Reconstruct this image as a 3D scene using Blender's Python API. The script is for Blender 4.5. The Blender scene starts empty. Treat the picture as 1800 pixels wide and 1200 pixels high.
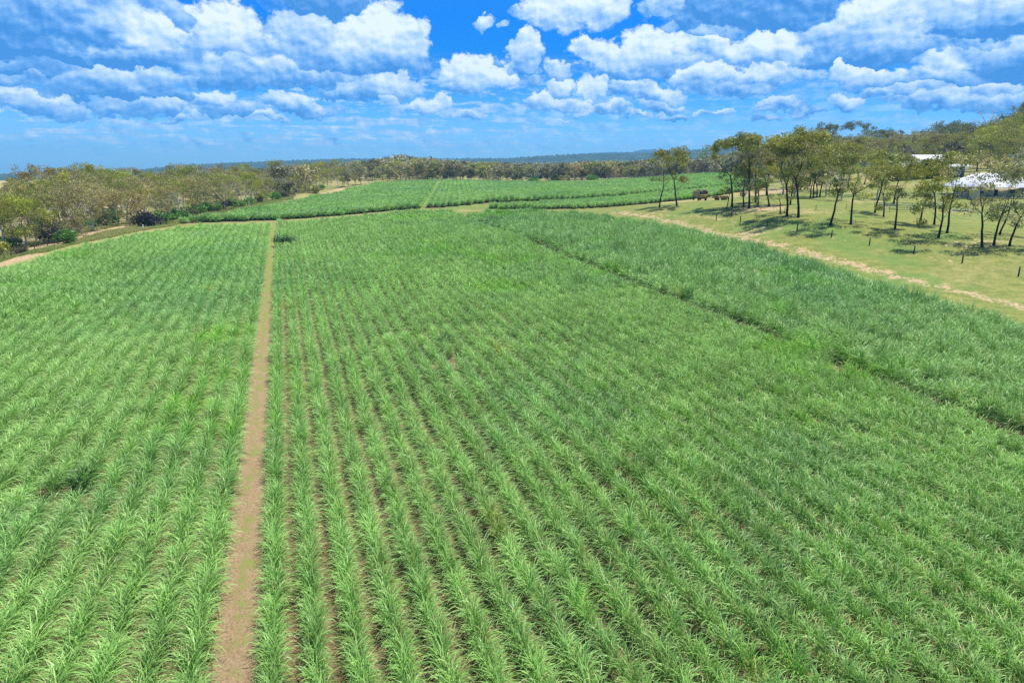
import bpy, math, random
import numpy as np
from mathutils import Matrix, Vector

R = math.radians
SC = bpy.context.scene
COL = SC.collection
rng = np.random.default_rng(7)
random.seed(7)

# ------------------------------------------------------------------ camera
CAM_H = 19.0
PITCH = math.atan(300 / 1200.0)
ROLL = R(0.22)
cam_d = bpy.data.cameras.new('camera')
cam = bpy.data.objects.new('camera', cam_d)
COL.objects.link(cam)
cam_d.sensor_width = 36.0
cam_d.lens = 24.0
cam_d.clip_start = 0.5
cam_d.clip_end = 60000
CR = Matrix.Rotation(math.pi / 2 - PITCH, 3, 'X') @ Matrix.Rotation(ROLL, 3, 'Z')
cam.matrix_world = Matrix.Translation((0, 0, CAM_H)) @ CR.to_4x4()
SC.camera = cam
CRN = np.array(CR)
CP = np.array([0, 0, CAM_H])

# ------------------------------------------------------------------ light
SUN_EL, SUN_AZ = 76.0, 80.0          # azimuth clockwise from +Y (the view direction)
sd = bpy.data.lights.new('sun', 'SUN')
sd.energy = 4.8
sd.angle = R(0.5)
sd.color = (1.0, 0.955, 0.88)
sun = bpy.data.objects.new('sun', sd)
COL.objects.link(sun)
sv = Vector((math.sin(R(SUN_AZ)) * math.cos(R(SUN_EL)), math.cos(R(SUN_AZ)) * math.cos(R(SUN_EL)), math.sin(R(SUN_EL))))
sun.rotation_euler = sv.to_track_quat('Z', 'Y').to_euler()
sun.location = (0, 0, 400)

SC.view_settings.view_transform = 'Standard'
SC.view_settings.look = 'None'
SC.view_settings.exposure = 0.55
SC.view_settings.gamma = 1.0
SC.render.engine = 'CYCLES'
SC.cycles.max_bounces = 6
SC.cycles.diffuse_bounces = 3
SC.cycles.glossy_bounces = 2
SC.cycles.transmission_bounces = 3
SC.cycles.transparent_max_bounces = 8
SC.cycles.volume_bounces = 0
SC.cycles.use_denoising = False

# ------------------------------------------------------------------ node helper
class NT:
    def __init__(s, tree):
        s.t = tree
        s.n = tree.nodes
        s.l = tree.links
    def new(s, typ, **kw):
        n = s.n.new(typ)
        for k, v in kw.items():
            setattr(n, k, v)
        return n
    def put(s, sock, v):
        if isinstance(v, bpy.types.NodeSocket):
            s.l.new(v, sock)
        elif v is not None:
            sock.default_value = v
    def m(s, op, a, b=None, c=None, clamp=False):
        n = s.n.new('ShaderNodeMath')
        n.operation = op
        n.use_clamp = clamp
        s.put(n.inputs[0], a)
        if b is not None: s.put(n.inputs[1], b)
        if c is not None: s.put(n.inputs[2], c)
        return n.outputs[0]
    def v(s, op, a, b=None, c=None):
        n = s.n.new('ShaderNodeVectorMath')
        n.operation = op
        s.put(n.inputs[0], a)
        if b is not None: s.put(n.inputs[1], b)
        if c is not None: s.put(n.inputs[2], c)
        return n.outputs['Value'] if op in ('DOT_PRODUCT', 'LENGTH') else n.outputs[0]
    def ramp(s, x, a, b, c=0.0, d=1.0, smooth=True):
        n = s.n.new('ShaderNodeMapRange')
        n.interpolation_type = 'SMOOTHSTEP' if smooth else 'LINEAR'
        n.clamp = True
        s.put(n.inputs[0], x)
        for i, q in enumerate((a, b, c, d)):
            s.put(n.inputs[i + 1], q)
        return n.outputs[0]
    def noise(s, vec, scale, detail=4, rough=0.55, typ='FBM', dist=0.0, lac=2.0):
        n = s.n.new('ShaderNodeTexNoise')
        n.noise_type = typ
        s.put(n.inputs['Vector'], vec)
        n.inputs['Scale'].default_value = scale
        n.inputs['Detail'].default_value = detail
        n.inputs['Roughness'].default_value = rough
        n.inputs['Lacunarity'].default_value = lac
        n.inputs['Distortion'].default_value = dist
        return n.outputs[0]
    def mix(s, f, a, b, blend='MIX'):
        n = s.n.new('ShaderNodeMix')
        n.data_type = 'RGBA'
        n.blend_type = blend
        s.put(n.inputs[0], f)
        for i, q in ((6, a), (7, b)):
            if isinstance(q, tuple) and len(q) == 3: q = q + (1,)
            s.put(n.inputs[i], q)
        return n.outputs[2]
    def xyz(s, x, y, z=0.0):
        n = s.n.new('ShaderNodeCombineXYZ')
        for i, q in enumerate((x, y, z)): s.put(n.inputs[i], q)
        return n.outputs[0]
    def sep(s, v):
        n = s.n.new('ShaderNodeSeparateXYZ')
        s.put(n.inputs[0], v)
        return n.outputs

def px_dir(px, py):
    d = CRN @ np.array([(px - 900) / 1200.0, (600 - py) / 1200.0, -1.0])
    return d

def px_azel(px, py):
    d = px_dir(px, py)
    d = d / np.linalg.norm(d)
    return math.atan2(d[0], d[1]), math.asin(d[2])

# ------------------------------------------------------------------ sky
def build_world():
    w = bpy.data.worlds.new('World')
    SC.world = w
    w.use_nodes = True
    w.cycles.sampling_method = 'NONE'
    t = w.node_tree
    t.nodes.clear()
    g = NT(t)
    out = g.new('ShaderNodeOutputWorld')
    bg = g.new('ShaderNodeBackground')
    bg.inputs['Strength'].default_value = 0.10
    sky = g.new('ShaderNodeTexSky', sky_type='NISHITA')
    sky.sun_disc = False
    sky.sun_elevation = R(SUN_EL)
    sky.sun_rotation = R(SUN_AZ)
    sky.altitude = 50
    sky.air_density = 1.0
    sky.dust_density = 0.6
    sky.ozone_density = 1.6
    tc = g.new('ShaderNodeTexCoord')
    D = g.v('NORMALIZE', tc.outputs['Generated'])
    dx, dy, dz = g.sep(D)
    az = g.m('ARCTAN2', dx, dy)
    el = g.m('ARCSINE', dz)
    # clear-air colour: the Nishita sky deepened towards the azure of this photograph
    cr = g.new('ShaderNodeValToRGB')
    g.put(cr.inputs[0], g.m('MULTIPLY', el, 1 / R(90)))
    e = cr.color_ramp.elements
    e[0].position = 0.0; e[0].color = (0.64, 1.06, 1.66, 1)
    e[1].position = 0.045; e[1].color = (0.24, 0.70, 1.5, 1)
    for p, c in ((0.085, (0.0, 0.42, 1.10)), (0.125, (0.0, 0.45, 1.25)), (0.20, (0.10, 0.6, 1.2)), (0.5, (0.7, 0.9, 1.1)), (1.0, (1, 1, 1))):
        q = e.new(p); q.color = c + (1,)
    clear = g.mix(1.0, sky.outputs[0], cr.outputs[0], 'MULTIPLY')
    P = g.xyz(az, el, 0)
    # billowing domain warp
    Ps = g.v('MULTIPLY', P, (1.0, 1.15, 1.0))
    warp = g.new('ShaderNodeTexNoise'); warp.noise_type = 'FBM'
    g.put(warp.inputs['Vector'], Ps)
    warp.inputs['Scale'].default_value = 20; warp.inputs['Detail'].default_value = 9; warp.inputs['Roughness'].default_value = 0.62
    wv = g.v('MULTIPLY', g.v('SUBTRACT', warp.outputs['Color'], (0.5, 0.5, 0.5)), (0.066, 0.054, 0))
    Pw = g.v('ADD', P, wv)
    K = 0.94 / 1200.0
    # px, py, half width, half height, tone, contrast (top bright, base shaded)
    clouds = [
        (60, 20, 200, 52, .34, .26), (120, 62, 170, 34, .26, .34), (10, 78, 120, 22, .16, .20), (195, 36, 70, 34, .70, .30), (255, 60, 72, 38, .86, .36), (-20, 112, 120, 20, .30, .28), (180, 92, 150, 20, .44, .50),
        (200, 146, 98, 30, .50, .40), (130, 152, 40, 14, .40, .2), (310, 12, 18, 20, .52, .1), (332, 34, 18, 20, .48, .1), (335, 100, 22, 34, .50, .1), (20, 135, 60, 10, .5, .2),
        (400, 52, 56, 38, .84, .40), (430, 82, 66, 26, .58, .34), (420, 118, 95, 32, .60, .45), (470, 140, 70, 14, .38, .2), (545, 70, 60, 46, .58, .26), (655, 62, 74, 42, .88, .38), (715, 64, 38, 32, .80, .2), (600, 92, 82, 36, .58, .42), (660, 104, 80, 28, .50, .40),
        (575, 4, 84, 26, .22, .16), (560, 134, 120, 14, .44, .28), (645, 152, 88, 20, .62, .38), (680, 168, 22, 10, .8, .2),
        (848, 40, 17, 11, .70, .2), (880, 46, 8, 5, .5, .1), (800, 128, 30, 26, .80, .3), (838, 126, 36, 28, .92, .34), (876, 132, 34, 24, .88, .34), (812, 150, 44, 10, .58, .3), (745, 186, 38, 15, .80, .36), (768, 178, 18, 11, .84, .2), (822, 203, 26, 9, .66, .3),
        (1000, 8, 78, 34, .86, .30), (1070, 18, 42, 20, .74, .3), (918, 24, 18, 9, .58, .2), (925, 70, 16, 20, .82, .2), (923, 100, 24, 22, .64, .30), (984, 118, 28, 14, .66, .3), (938, 136, 10, 9, .5, .1), (1165, 8, 34, 12, .60, .2), (1180, 45, 10, 10, .5, .1),
        (1035, 84, 26, 20, .80, .26), (1075, 98, 40, 26, .80, .34), (1140, 84, 52, 28, .92, .30), (1120, 116, 84, 20, .58, .38), (1215, 84, 60, 20, .78, .34), (1195, 108, 44, 16, .62, .3),
        (985, 150, 22, 18, .80, .3), (952, 176, 32, 15, .76, .34), (1000, 182, 40, 12, .78, .4), (1040, 154, 26, 18, .88, .34), (1105, 160, 46, 15, .60, .36), (1150, 165, 44, 13, .72, .36), (1165, 184, 36, 8, .62, .3), (1070, 192, 40, 9, .66, .36), (1022, 196, 16, 6, .6, .2),
        (1215, 136, 40, 15, .78, .36), (1250, 130, 50, 18, .78, .36), (1330, 132, 90, 18, .66, .45), (1290, 152, 90, 9, .50, .2), (1345, 96, 100, 24, .74, .40), (1300, 14, 110, 44, .24, .14), (1390, 26, 90, 34, .20, .16), (1260, 58, 50, 14, .5, .2),
        (1380, 74, 36, 20, .98, .2), (1460, 66, 90, 32, .62, .30), (1530, 24, 60, 30, .88, .28), (1595, 34, 32, 26, 1.0, .2), (1560, 64, 90, 34, .60, .34), (1500, 98, 120, 13, .34, .30), (1440, 100, 60, 10, .3, .2),
        (1650, 20, 110, 34, .62, .28), (1740, 22, 120, 34, .56, .3), (1720, 58, 130, 18, .18, .2), (1610, 78, 90, 16, .58, .45), (1700, 76, 90, 8, .5, .2), (1500, 128, 36, 16, .74, .34), (1530, 138, 44, 14, .60, .36),
        (1672, 106, 40, 20, .82, .3), (1760, 92, 110, 22, .54, .34), (1780, 118, 110, 18, .22, .3), (1660, 132, 70, 16, .54, .4), (1600, 156, 50, 12, .66, .3), (1545, 163, 26, 8, .6, .2), (1650, 172, 74, 15, .66, .4), (1740, 158, 30, 14, .58, .3), (1760, 178, 60, 12, .54, .3),
        (1362, 179, 30, 9, .62, .4), (1370, 188, 40, 6, .5, .2), (1492, 177, 24, 10, .72, .4), (378, 176, 32, 13, .74, .4), (352, 199, 15, 8, .72, .2), (400, 194, 50, 12, .52, .3), (500, 180, 40, 14, .70, .4), (540, 192, 50, 10, .52, .3), (8, 166, 22, 12, .68, .3), (30, 178, 30, 10, .66, .3), (75, 178, 50, 16, .66, .4), (110, 190, 30, 10, .62, .3),
        (290, 185, 34, 12, .68, .4), (235, 190, 50, 12, .50, .3), (308, 212, 18, 7, .6, .3), (335, 146, 12, 11, .5, .1), (228, 166, 130, 8, .36, .2), (480, 213, 26, 6, .72, .3), (1235, 196, 16, 6, .72, .3), (1275, 196, 14, 5, .72, .3), (1180, 203, 26, 6, .55, .3), (1120, 203, 26, 6, .55, .3), (870, 106, 8, 7, .4, .1), (893, 118, 12, 9, .55, .2),
        (983, 214, 16, 3, .7, .2), (1340, 206, 22, 5, .5, .2), (1420, 195, 30, 6, .46, .2)]
    acc = sh = None
    cnt = 0
    q = Pw; prev = (1.0, 1.0, 0.0, 0.0)
    for (cx, cy, rx, ry, tone, con) in clouds:
        a, e_ = px_azel(cx, cy)
        ix, iy = 1 / (rx * K), 1 / (ry * K)
        # each cloud's local frame follows from the one before it
        pix, piy, poa, poe = prev
        if cnt % 7 == 6:        # evaluate the clouds group by group
            q = g.v('MULTIPLY_ADD', g.v('ADD', sh, acc), (1e-9, 1e-9, 0), q)
        cnt += 1
        q = g.v('MULTIPLY_ADD', q, (ix / pix, iy / piy, 0), (-a * ix - poa * ix / pix, -e_ * iy - poe * iy / piy, 0))
        prev = (ix, iy, -a * ix, -e_ * iy)
        dd = g.v('DOT_PRODUCT', q, q)
        si = g.m('ADD', g.v('DOT_PRODUCT', q, (0.12 * con, con, 0)), tone)
        if acc is None: acc, sh = dd, si
        else:
            f = g.m('MULTIPLY_ADD', g.m('SUBTRACT', acc, dd), 2.4, 0.5, clamp=True)
            mx = g.new('ShaderNodeMix'); mx.data_type = 'FLOAT'
            g.put(mx.inputs[0], f); g.put(mx.inputs[2], sh); g.put(mx.inputs[3], si)
            sh = mx.outputs[0]
            acc = g.m('MINIMUM', acc, dd)
    fc = acc
    Pi = g.v('MULTIPLY', P, (1, 1.2, 1))
    fine = g.noise(Pi, 60, 8, 0.62)
    bil = g.noise(Pi, 36, 4, 0.5)
    bil2 = g.noise(g.v('ADD', Pi, (0.0035, 0.0060, 0)), 36, 4, 0.5)
    edge = g.m('MULTIPLY_ADD', g.m('SUBTRACT', fine, 0.5), 2.6, fc)
    mask_h = g.ramp(edge, 1.62, 0.80)
    # low broken cumulus, laid out on a level ceiling so it crowds towards the horizon
    inv = g.m('DIVIDE', 1.0, g.m('MAXIMUM', g.m('ADD', dz, 0.012), 0.01))
    C = g.xyz(g.m('MULTIPLY', dx, inv), g.m('MULTIPLY', dy, inv), 0)
    n1 = g.noise(C, 0.62, 5, 0.62)
    n2 = g.noise(g.v('MULTIPLY', P, (1, 2.4, 1)), 40, 6, 0.62)
    low = g.ramp(g.m('ADD', g.m('MULTIPLY', n1, 0.55), g.m('MULTIPLY', n2, 0.45)), 0.455, 0.55)
    band = g.m('MULTIPLY', g.ramp(el, R(0.4), R(2.2)), g.ramp(el, R(9.0), R(6.0)))
    left = g.ramp(az, R(14), R(-10), 0.42, 1.0)
    mask_l = g.m('MULTIPLY', g.m('MULTIPLY', low, band), g.m('MULTIPLY', left, 0.95))
    # high cloud outside the picture, for the light only by its own brightness
    hi = g.m('MULTIPLY', g.ramp(g.noise(D, 3.2, 6, 0.6), 0.52, 0.66), g.ramp(el, R(13.5), R(19)))
    mask = g.m('MAXIMUM', g.m('MAXIMUM', mask_h, mask_l), g.m('MULTIPLY', hi, 0.6))
    # brightness inside the clouds
    relief = g.m('MULTIPLY', g.m('SUBTRACT', bil, bil2), 1.25)
    fade = g.ramp(el, R(11), R(3.0))
    sh = g.m('MINIMUM', g.m('MAXIMUM', sh, 0.0), 1.0)
    b = g.m('ADD', g.m('ADD', sh, relief), g.m('MULTIPLY', g.m('SUBTRACT', fine, 0.5), 0.08))
    far_b = g.m('ADD', g.m('ADD', 0.72, relief), g.m('MULTIPLY', g.m('SUBTRACT', fine, 0.5), 0.4))
    mx = g.new('ShaderNodeMix'); mx.data_type = 'FLOAT'
    g.put(mx.inputs[0], g.ramp(mask_h, 0.0, 0.4)); g.put(mx.inputs[2], far_b); g.put(mx.inputs[3], b)
    b = g.m('SUBTRACT', mx.outputs[0], g.m('MULTIPLY', fade, 0.06))
    b = g.ramp(b, 0.14, 0.98, 0, 1, False)
    cc = g.new('ShaderNodeValToRGB')
    g.put(cc.inputs[0], b)
    e = cc.color_ramp.elements
    e[0].position = 0.0; e[0].color = (0.055, 0.27, 0.74, 1)
    e[1].position = 1.0; e[1].color = (0.86, 0.98, 1.0, 1)
    for p, c in ((0.28, (0.16, 0.41, 0.88)), (0.52, (0.36, 0.60, 0.96)), (0.76, (0.60, 0.79, 1.0))):
        q = e.new(p); q.color = c + (1,)
    ccol = g.v('SCALE', cc.outputs[0]); ccol.node.inputs['Scale'].default_value = 7.4
    final = g.mix(mask, clear, ccol)
    below = g.ramp(el, R(-0.5), R(-3))
    final = g.mix(below, final, (0.9, 1.2, 0.8, 1))
    g.put(bg.inputs['Color'], final)
    g.l.new(bg.outputs[0], out.inputs[0])
build_world()

# ------------------------------------------------------------------ terrain
def P3(px, py, d):
    return CP + px_dir(px, py) * d

CTRL = [(0, 470, 118), (-300, 520, 112), (200, 405, 165), (330, 393, 185), (480, 391, 190), (600, 380, 200), (760, 368, 212), (900, 372, 203), (1000, 376, 195),
        (1150, 392, 172), (1262, 387, 157), (1401, 407, 136), (1605, 446, 116), (1790, 487, 99), (1800, 560, 78), (1500, 480, 108), (1950, 530, 90),
        (480, 388, 199), (600, 379, 211), (760, 366, 226), (850, 357, 240), (1000, 352, 255), (1100, 344, 272), (1200, 336, 288), (1300, 325, 306),
        (850, 369, 221), (1000, 371, 207), (1150, 358, 228), (1250, 347, 240), (1340, 333, 255), (1236, 353, 205), (1159, 365, 185), (1277, 368, 165),
        (1383, 381, 145), (1459, 396, 135), (1573, 402, 130), (1649, 418, 122), (1727, 434, 113), (1401, 345, 200), (1537, 374, 155), (1600, 385, 150),
        (1700, 352, 175), (1800, 350, 175), (1950, 350, 175), (1620, 312, 230), (1800, 280, 300), (2100, 270, 300), (1600, 290, 330), (1450, 300, 330), (1350, 312, 330),
        (50, 440, 130), (100, 425, 143), (150, 415, 158), (250, 400, 182), (400, 372, 225), (450, 362, 250), (550, 345, 300), (600, 334, 350),
        (650, 323, 400), (800, 321, 420), (1000, 321, 430), (1150, 313, 440), (1250, 308, 430), (20, 337, 300), (-300, 340, 300), (130, 332, 330),
        (745, 303, 650), (600, 311, 650), (860, 311, 650), (300, 315, 700), (1000, 313, 700), (1250, 308, 650), (0, 319, 600), (1600, 290, 600), (-200, 317, 900), (500, 313, 1000), (900, 313, 1000), (1400, 306, 1000)]
cpts = [P3(*c) for c in CTRL]
for x in (-75, -30, 10, 50, 90):
    for y in (-40, 0, 40, 80, 120, 150):
        if x == 90 and y > 60: continue
        cpts.append(np.array([x, y, 0.036 * y + 0.010 * min(x, 40) * min(max(y, 0), 60) / 60]))
cpts = np.array(cpts)
def _phi(r2):
    return 0.5 * r2 * np.log(r2 + 1e-9)
def tps_fit(c, lam):
    s = 100.0
    X = c[:, :2] / s
    n = len(X)
    r2 = ((X[:, None] - X[None]) ** 2).sum(-1)
    A = np.zeros((n + 3, n + 3))
    A[:n, :n] = _phi(r2) + np.eye(n) * lam
    A[:n, n] = 1; A[:n, n + 1:] = X
    A[n, :n] = 1; A[n + 1:, :n] = X.T
    return X, np.linalg.solve(A, np.concatenate([c[:, 2], [0, 0, 0]])), s
TX, TW, TS = tps_fit(cpts, 0.012)
def H(x, y):
    x = np.atleast_1d(np.asarray(x, float)); y = np.atleast_1d(np.asarray(y, float))
    sh = x.shape
    x = x.ravel(); y = y.ravel()
    r = np.hypot(x, y)
    k = np.where(r > 1200, 1200 / np.maximum(r, 1), 1)
    q = np.stack([x * k, y * k], 1) / TS
    z = np.full(len(q), TW[-3]) + q @ TW[-2:]
    for s0 in range(0, len(q), 60000):
        qq = q[s0:s0 + 60000]
        r2 = ((qq[:, None] - TX[None]) ** 2).sum(-1)
        z[s0:s0 + 60000] += _phi(r2) @ TW[:-3]
    z = np.clip(z, -4, 34)
    w = np.clip((r - 900) / 900, 0, 1); w = w * w * (3 - 2 * w)
    wb = np.clip((-y - 60) / 200, 0, 1)
    z = z * (1 - w) - 26 * w
    z = z * (1 - wb)
    return z.reshape(sh)
def Hs(x, y): return float(H(x, y)[0])

def hit(px, py, off=0.0):
    d = px_dir(px, py)
    ds = np.concatenate([np.arange(12, 300, 1.0), np.arange(300, 1400, 3.0)])
    p = CP[None] + d[None] * ds[:, None]
    hgt = H(p[:, 0], p[:, 1]) + off
    below = np.nonzero(p[:, 2] < hgt)[0]
    if len(below) == 0:
        i = int(np.argmin(p[:, 2] - hgt)); return p[i]
    i = below[0]
    if i == 0: return p[0]
    a, b = ds[i - 1], ds[i]
    for _ in range(18):
        m_ = 0.5 * (a + b); q = CP + d * m_
        if q[2] < Hs(q[0], q[1]) + off: b = m_
        else: a = m_
    return CP + d * b

def project(p):
    q = (np.asarray(p) - CP) @ CRN
    z = -q[..., 2]
    return 900 + 1200 * q[..., 0] / z, 600 - 1200 * q[..., 1] / z, z

# ------------------------------------------------------------------ mesh helpers
def mesh_np(name, V, F, mats=(), smooth=False, attrs=None, matidx=None):
    """V (n,3); F (m,k) array of quads or tris, or list of such arrays."""
    me = bpy.data.meshes.new(name)
    Fs = F if isinstance(F, list) else [F]
    Fs = [np.asarray(f, np.int32) for f in Fs if len(f)]
    V = np.asarray(V, np.float32)
    me.vertices.add(len(V)); me.vertices.foreach_set('co', V.ravel())
    loops = np.concatenate([f.ravel() for f in Fs])
    tot = np.concatenate([np.full(len(f), f.shape[1], np.int32) for f in Fs])
    st = np.concatenate([[0], np.cumsum(tot)[:-1]]).astype(np.int32)
    me.loops.add(len(loops)); me.loops.foreach_set('vertex_index', loops)
    me.polygons.add(len(tot)); me.polygons.foreach_set('loop_start', st)
    try: me.polygons.foreach_set('loop_total', tot)
    except Exception: pass
    for m_ in mats: me.materials.append(m_)
    if matidx is not None: me.polygons.foreach_set('material_index', np.asarray(matidx, np.int32))
    me.update(calc_edges=True)
    if smooth: me.polygons.foreach_set('use_smooth', np.ones(len(tot), bool))
    if attrs:
        for k, a in attrs.items():
            at = me.attributes.new(k, 'FLOAT', 'POINT'); at.data.foreach_set('value', np.asarray(a, np.float32))
    return me

class MB:
    """collects shapes that become one mesh"""
    def __init__(s): s.V = []; s.Q = []; s.T = []; s.n = 0
    def add(s, V, Q=None, T=None):
        V = np.asarray(V, float)
        if Q is not None and len(Q): s.Q.append(np.asarray(Q) + s.n)
        if T is not None and len(T): s.T.append(np.asarray(T) + s.n)
        s.V.append(V); s.n += len(V)
    def box(s, c, size, rz=0.0, ch=0.0):
        cx, cy, cz = c; a, b, h = [q / 2 for q in size]
        k = min(ch, a * .45, b * .45, h * .45)
        if k <= 0:
            v = np.array([[x, y, z] for z in (-h, h) for (x, y) in ((-a, -b), (a, -b), (a, b), (-a, b))])
            q = [(3, 2, 1, 0), (4, 5, 6, 7), (0, 1, 5, 4), (1, 2, 6, 5), (2, 3, 7, 6), (3, 0, 4, 7)]
        else:
            ring = lambda A, B, z: [[-A + k, -B, z], [A - k, -B, z], [A, -B + k, z], [A, B - k, z], [A - k, B, z], [-A + k, B, z], [-A, B - k, z], [-A, -B + k, z]]
            v = np.array(ring(a - k * .6, b - k * .6, -h) + ring(a, b, -h + k) + ring(a, b, h - k) + ring(a - k * .6, b - k * .6, h))
            q = []
            for L in range(3):
                for i in range(8):
                    j = (i + 1) % 8
                    q.append((L * 8 + i, L * 8 + j, L * 8 + 8 + j, L * 8 + 8 + i))
            for o, rev in ((0, True), (24, False)):
                for f in ((0, 1, 2, 3), (0, 3, 4, 7), (4, 5, 6, 7)):
                    f = [o + i for i in f]
                    q.append(tuple(reversed(f)) if rev else tuple(f))
        c_, s_ = math.cos(rz), math.sin(rz)
        w = v.copy(); w[:, 0] = v[:, 0] * c_ - v[:, 1] * s_; w[:, 1] = v[:, 0] * s_ + v[:, 1] * c_
        s.add(w + np.array([cx, cy, cz]), q)
    def tube(s, pts, rad, n=6, cap=True):
        pts = np.asarray(pts, float); m_ = len(pts)
        rad = np.broadcast_to(np.asarray(rad, float), (m_,))
        tan = np.gradient(pts, axis=0)
        tan /= np.linalg.norm(tan, axis=1)[:, None] + 1e-9
        ref = np.array([0, 0, 1.0]) if abs(tan[0][2]) < 0.9 else np.array([1.0, 0, 0])
        u = np.cross(tan, ref); u /= np.linalg.norm(u, axis=1)[:, None] + 1e-9
        w = np.cross(tan, u)
        a = np.arange(n) * 2 * math.pi / n
        V = pts[:, None] + rad[:, None, None] * (np.cos(a)[None, :, None] * u[:, None] + np.sin(a)[None, :, None] * w[:, None])
        idx = np.arange(m_ * n).reshape(m_, n)
        q = np.stack([idx[:-1], np.roll(idx[:-1], -1, 1), np.roll(idx[1:], -1, 1), idx[1:]], -1).reshape(-1, 4)
        V = V.reshape(-1, 3); T = []
        if cap:
            V = np.concatenate([V, pts[:1], pts[-1:]]); c0 = m_ * n
            for i in range(n):
                j = (i + 1) % n
                T.append((c0, idx[0][j], idx[0][i])); T.append((c0 + 1, idx[-1][i], idx[-1][j]))
        s.add(V, q, T)
    def poly(s, V, Q=None, T=None): s.add(V, Q, T)
    def build(s, name, mat, parent=None, smooth=False):
        F = []
        if s.Q: F.append(np.concatenate(s.Q))
        if s.T: F.append(np.concatenate(s.T))
        me = mesh_np(name, np.concatenate(s.V), F, [mat], smooth)
        o = bpy.data.objects.new(name, me); COL.objects.link(o)
        if parent: o.parent = parent
        return o

def tag(o, label=None, cat=None, group=None, kind=None):
    if label: o['label'] = label
    if cat: o['category'] = cat
    if group: o['group'] = group
    if kind: o['kind'] = kind
    return o
def empty(name, loc, rz=0.0):
    o = bpy.data.objects.new(name, None); COL.objects.link(o)
    o.empty_display_size = 0.3
    o.location = loc; o.rotation_euler = (0, 0, rz)
    return o
def link(name, me, parent=None):
    o = bpy.data.objects.new(name, me); COL.objects.link(o)
    if parent: o.parent = parent
    return o

# ------------------------------------------------------------------ materials
def mat(name):
    m_ = bpy.data.materials.new(name); m_.use_nodes = True
    t = m_.node_tree; t.nodes.clear()
    g = NT(t)
    out = g.new('ShaderNodeOutputMaterial')
    return m_, g, out
def principled(g, out, col, rough=0.8, spec=0.3, metal=0.0, normal=None):
    b = g.new('ShaderNodeBsdfPrincipled')
    if isinstance(col, tuple): col = col + (1,) if len(col) == 3 else col
    g.put(b.inputs['Base Color'], col); g.put(b.inputs['Roughness'], rough)
    b.inputs['Specular IOR Level'].default_value = spec; b.inputs['Metallic'].default_value = metal
    if normal is not None: g.put(b.inputs['Normal'], normal)
    if out is not None: g.l.new(b.outputs[0], out.inputs[0])
    return b
def bump(g, h, dist, strength=1.0):
    n = g.new('ShaderNodeBump'); g.put(n.inputs['Height'], h)
    n.inputs['Distance'].default_value = dist; n.inputs['Strength'].default_value = strength
    return n.outputs[0]
def simple(name, col, rough=0.7, spec=0.3, metal=0.0, var=0.25, scale=3.0, bmp=0.0):
    m_, g, out = mat(name)
    tc = g.new('ShaderNodeTexCoord')
    n = g.noise(tc.outputs['Object'], scale, 5, 0.65)
    c = g.mix(g.ramp(n, 0.3, 0.7), tuple(q * (1 - var) for q in col), tuple(min(1, q * (1 + var)) for q in col))
    nm = bump(g, n, bmp) if bmp else None
    principled(g, out, c, rough, spec, metal, nm)
    return m_

def geo_pos(g): return g.new('ShaderNodeNewGeometry').outputs['Position']
def attr(g, name):
    n = g.new('ShaderNodeAttribute'); n.attribute_name = name
    return n.outputs['Fac']

def ground_mat():
    m_, g, out = mat('ground_grass')
    P = geo_pos(g)
    green = attr(g, 'green'); dirt = attr(g, 'dirt')
    n_big = g.noise(P, 0.035, 5, 0.6); n_mid = g.noise(P, 0.5, 6, 0.68); n_fine = g.noise(P, 2.3, 6, 0.7)
    mott = g.m('ADD', g.m('MULTIPLY', n_mid, 0.5), g.m('MULTIPLY', n_fine, 0.5))
    dry = g.mix(g.ramp(mott, 0.35, 0.65), (0.26, 0.21, 0.085), (0.42, 0.34, 0.16))
    fresh = g.mix(g.ramp(mott, 0.35, 0.66), (0.108, 0.152, 0.034), (0.262, 0.255, 0.073))
    gf = g.ramp(g.m('ADD', green, g.m('MULTIPLY', g.m('SUBTRACT', n_big, 0.5), 1.1)), 0.25, 0.75)
    col = g.mix(gf, dry, fresh)
    lush = g.ramp(g.noise(g.v('MULTIPLY', P, (1, 0.6, 1)), 0.09, 5, 0.6), 0.50, 0.62, 0, 0.7)
    col = g.mix(g.m('MULTIPLY', lush, green), col, (0.105, 0.20, 0.045))
    soil = g.mix(g.ramp(n_fine, 0.35, 0.65), (0.30, 0.20, 0.115), (0.50, 0.37, 0.22))
    df = g.ramp(g.m('ADD', dirt, g.m('MULTIPLY', g.m('SUBTRACT', g.m('ADD', g.m('MULTIPLY', n_mid, 0.45), g.m('MULTIPLY', n_fine, 0.55)), 0.5), 2.2)), 0.42, 0.62)
    df = g.m('MULTIPLY', df, g.ramp(dirt, 0.02, 0.15))
    col = g.mix(df, col, soil)
    principled(g, out, col, 0.95, 0.1, 0, bump(g, mott, 0.25, 0.8))
    return m_
def soil_mat(name='field_soil', a=(0.10, 0.066, 0.038), b=(0.25, 0.17, 0.10)):
    m_, g, out = mat(name)
    P = geo_pos(g)
    n = g.noise(P, 5.0, 6, 0.7); n2 = g.noise(P, 0.5, 4, 0.6)
    c = g.mix(g.ramp(g.m('ADD', g.m('MULTIPLY', n, 0.6), g.m('MULTIPLY', n2, 0.4)), 0.35, 0.65), a, b)
    principled(g, out, c, 0.95, 0.1, 0, bump(g, n, 0.06, 1))
    return m_
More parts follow.
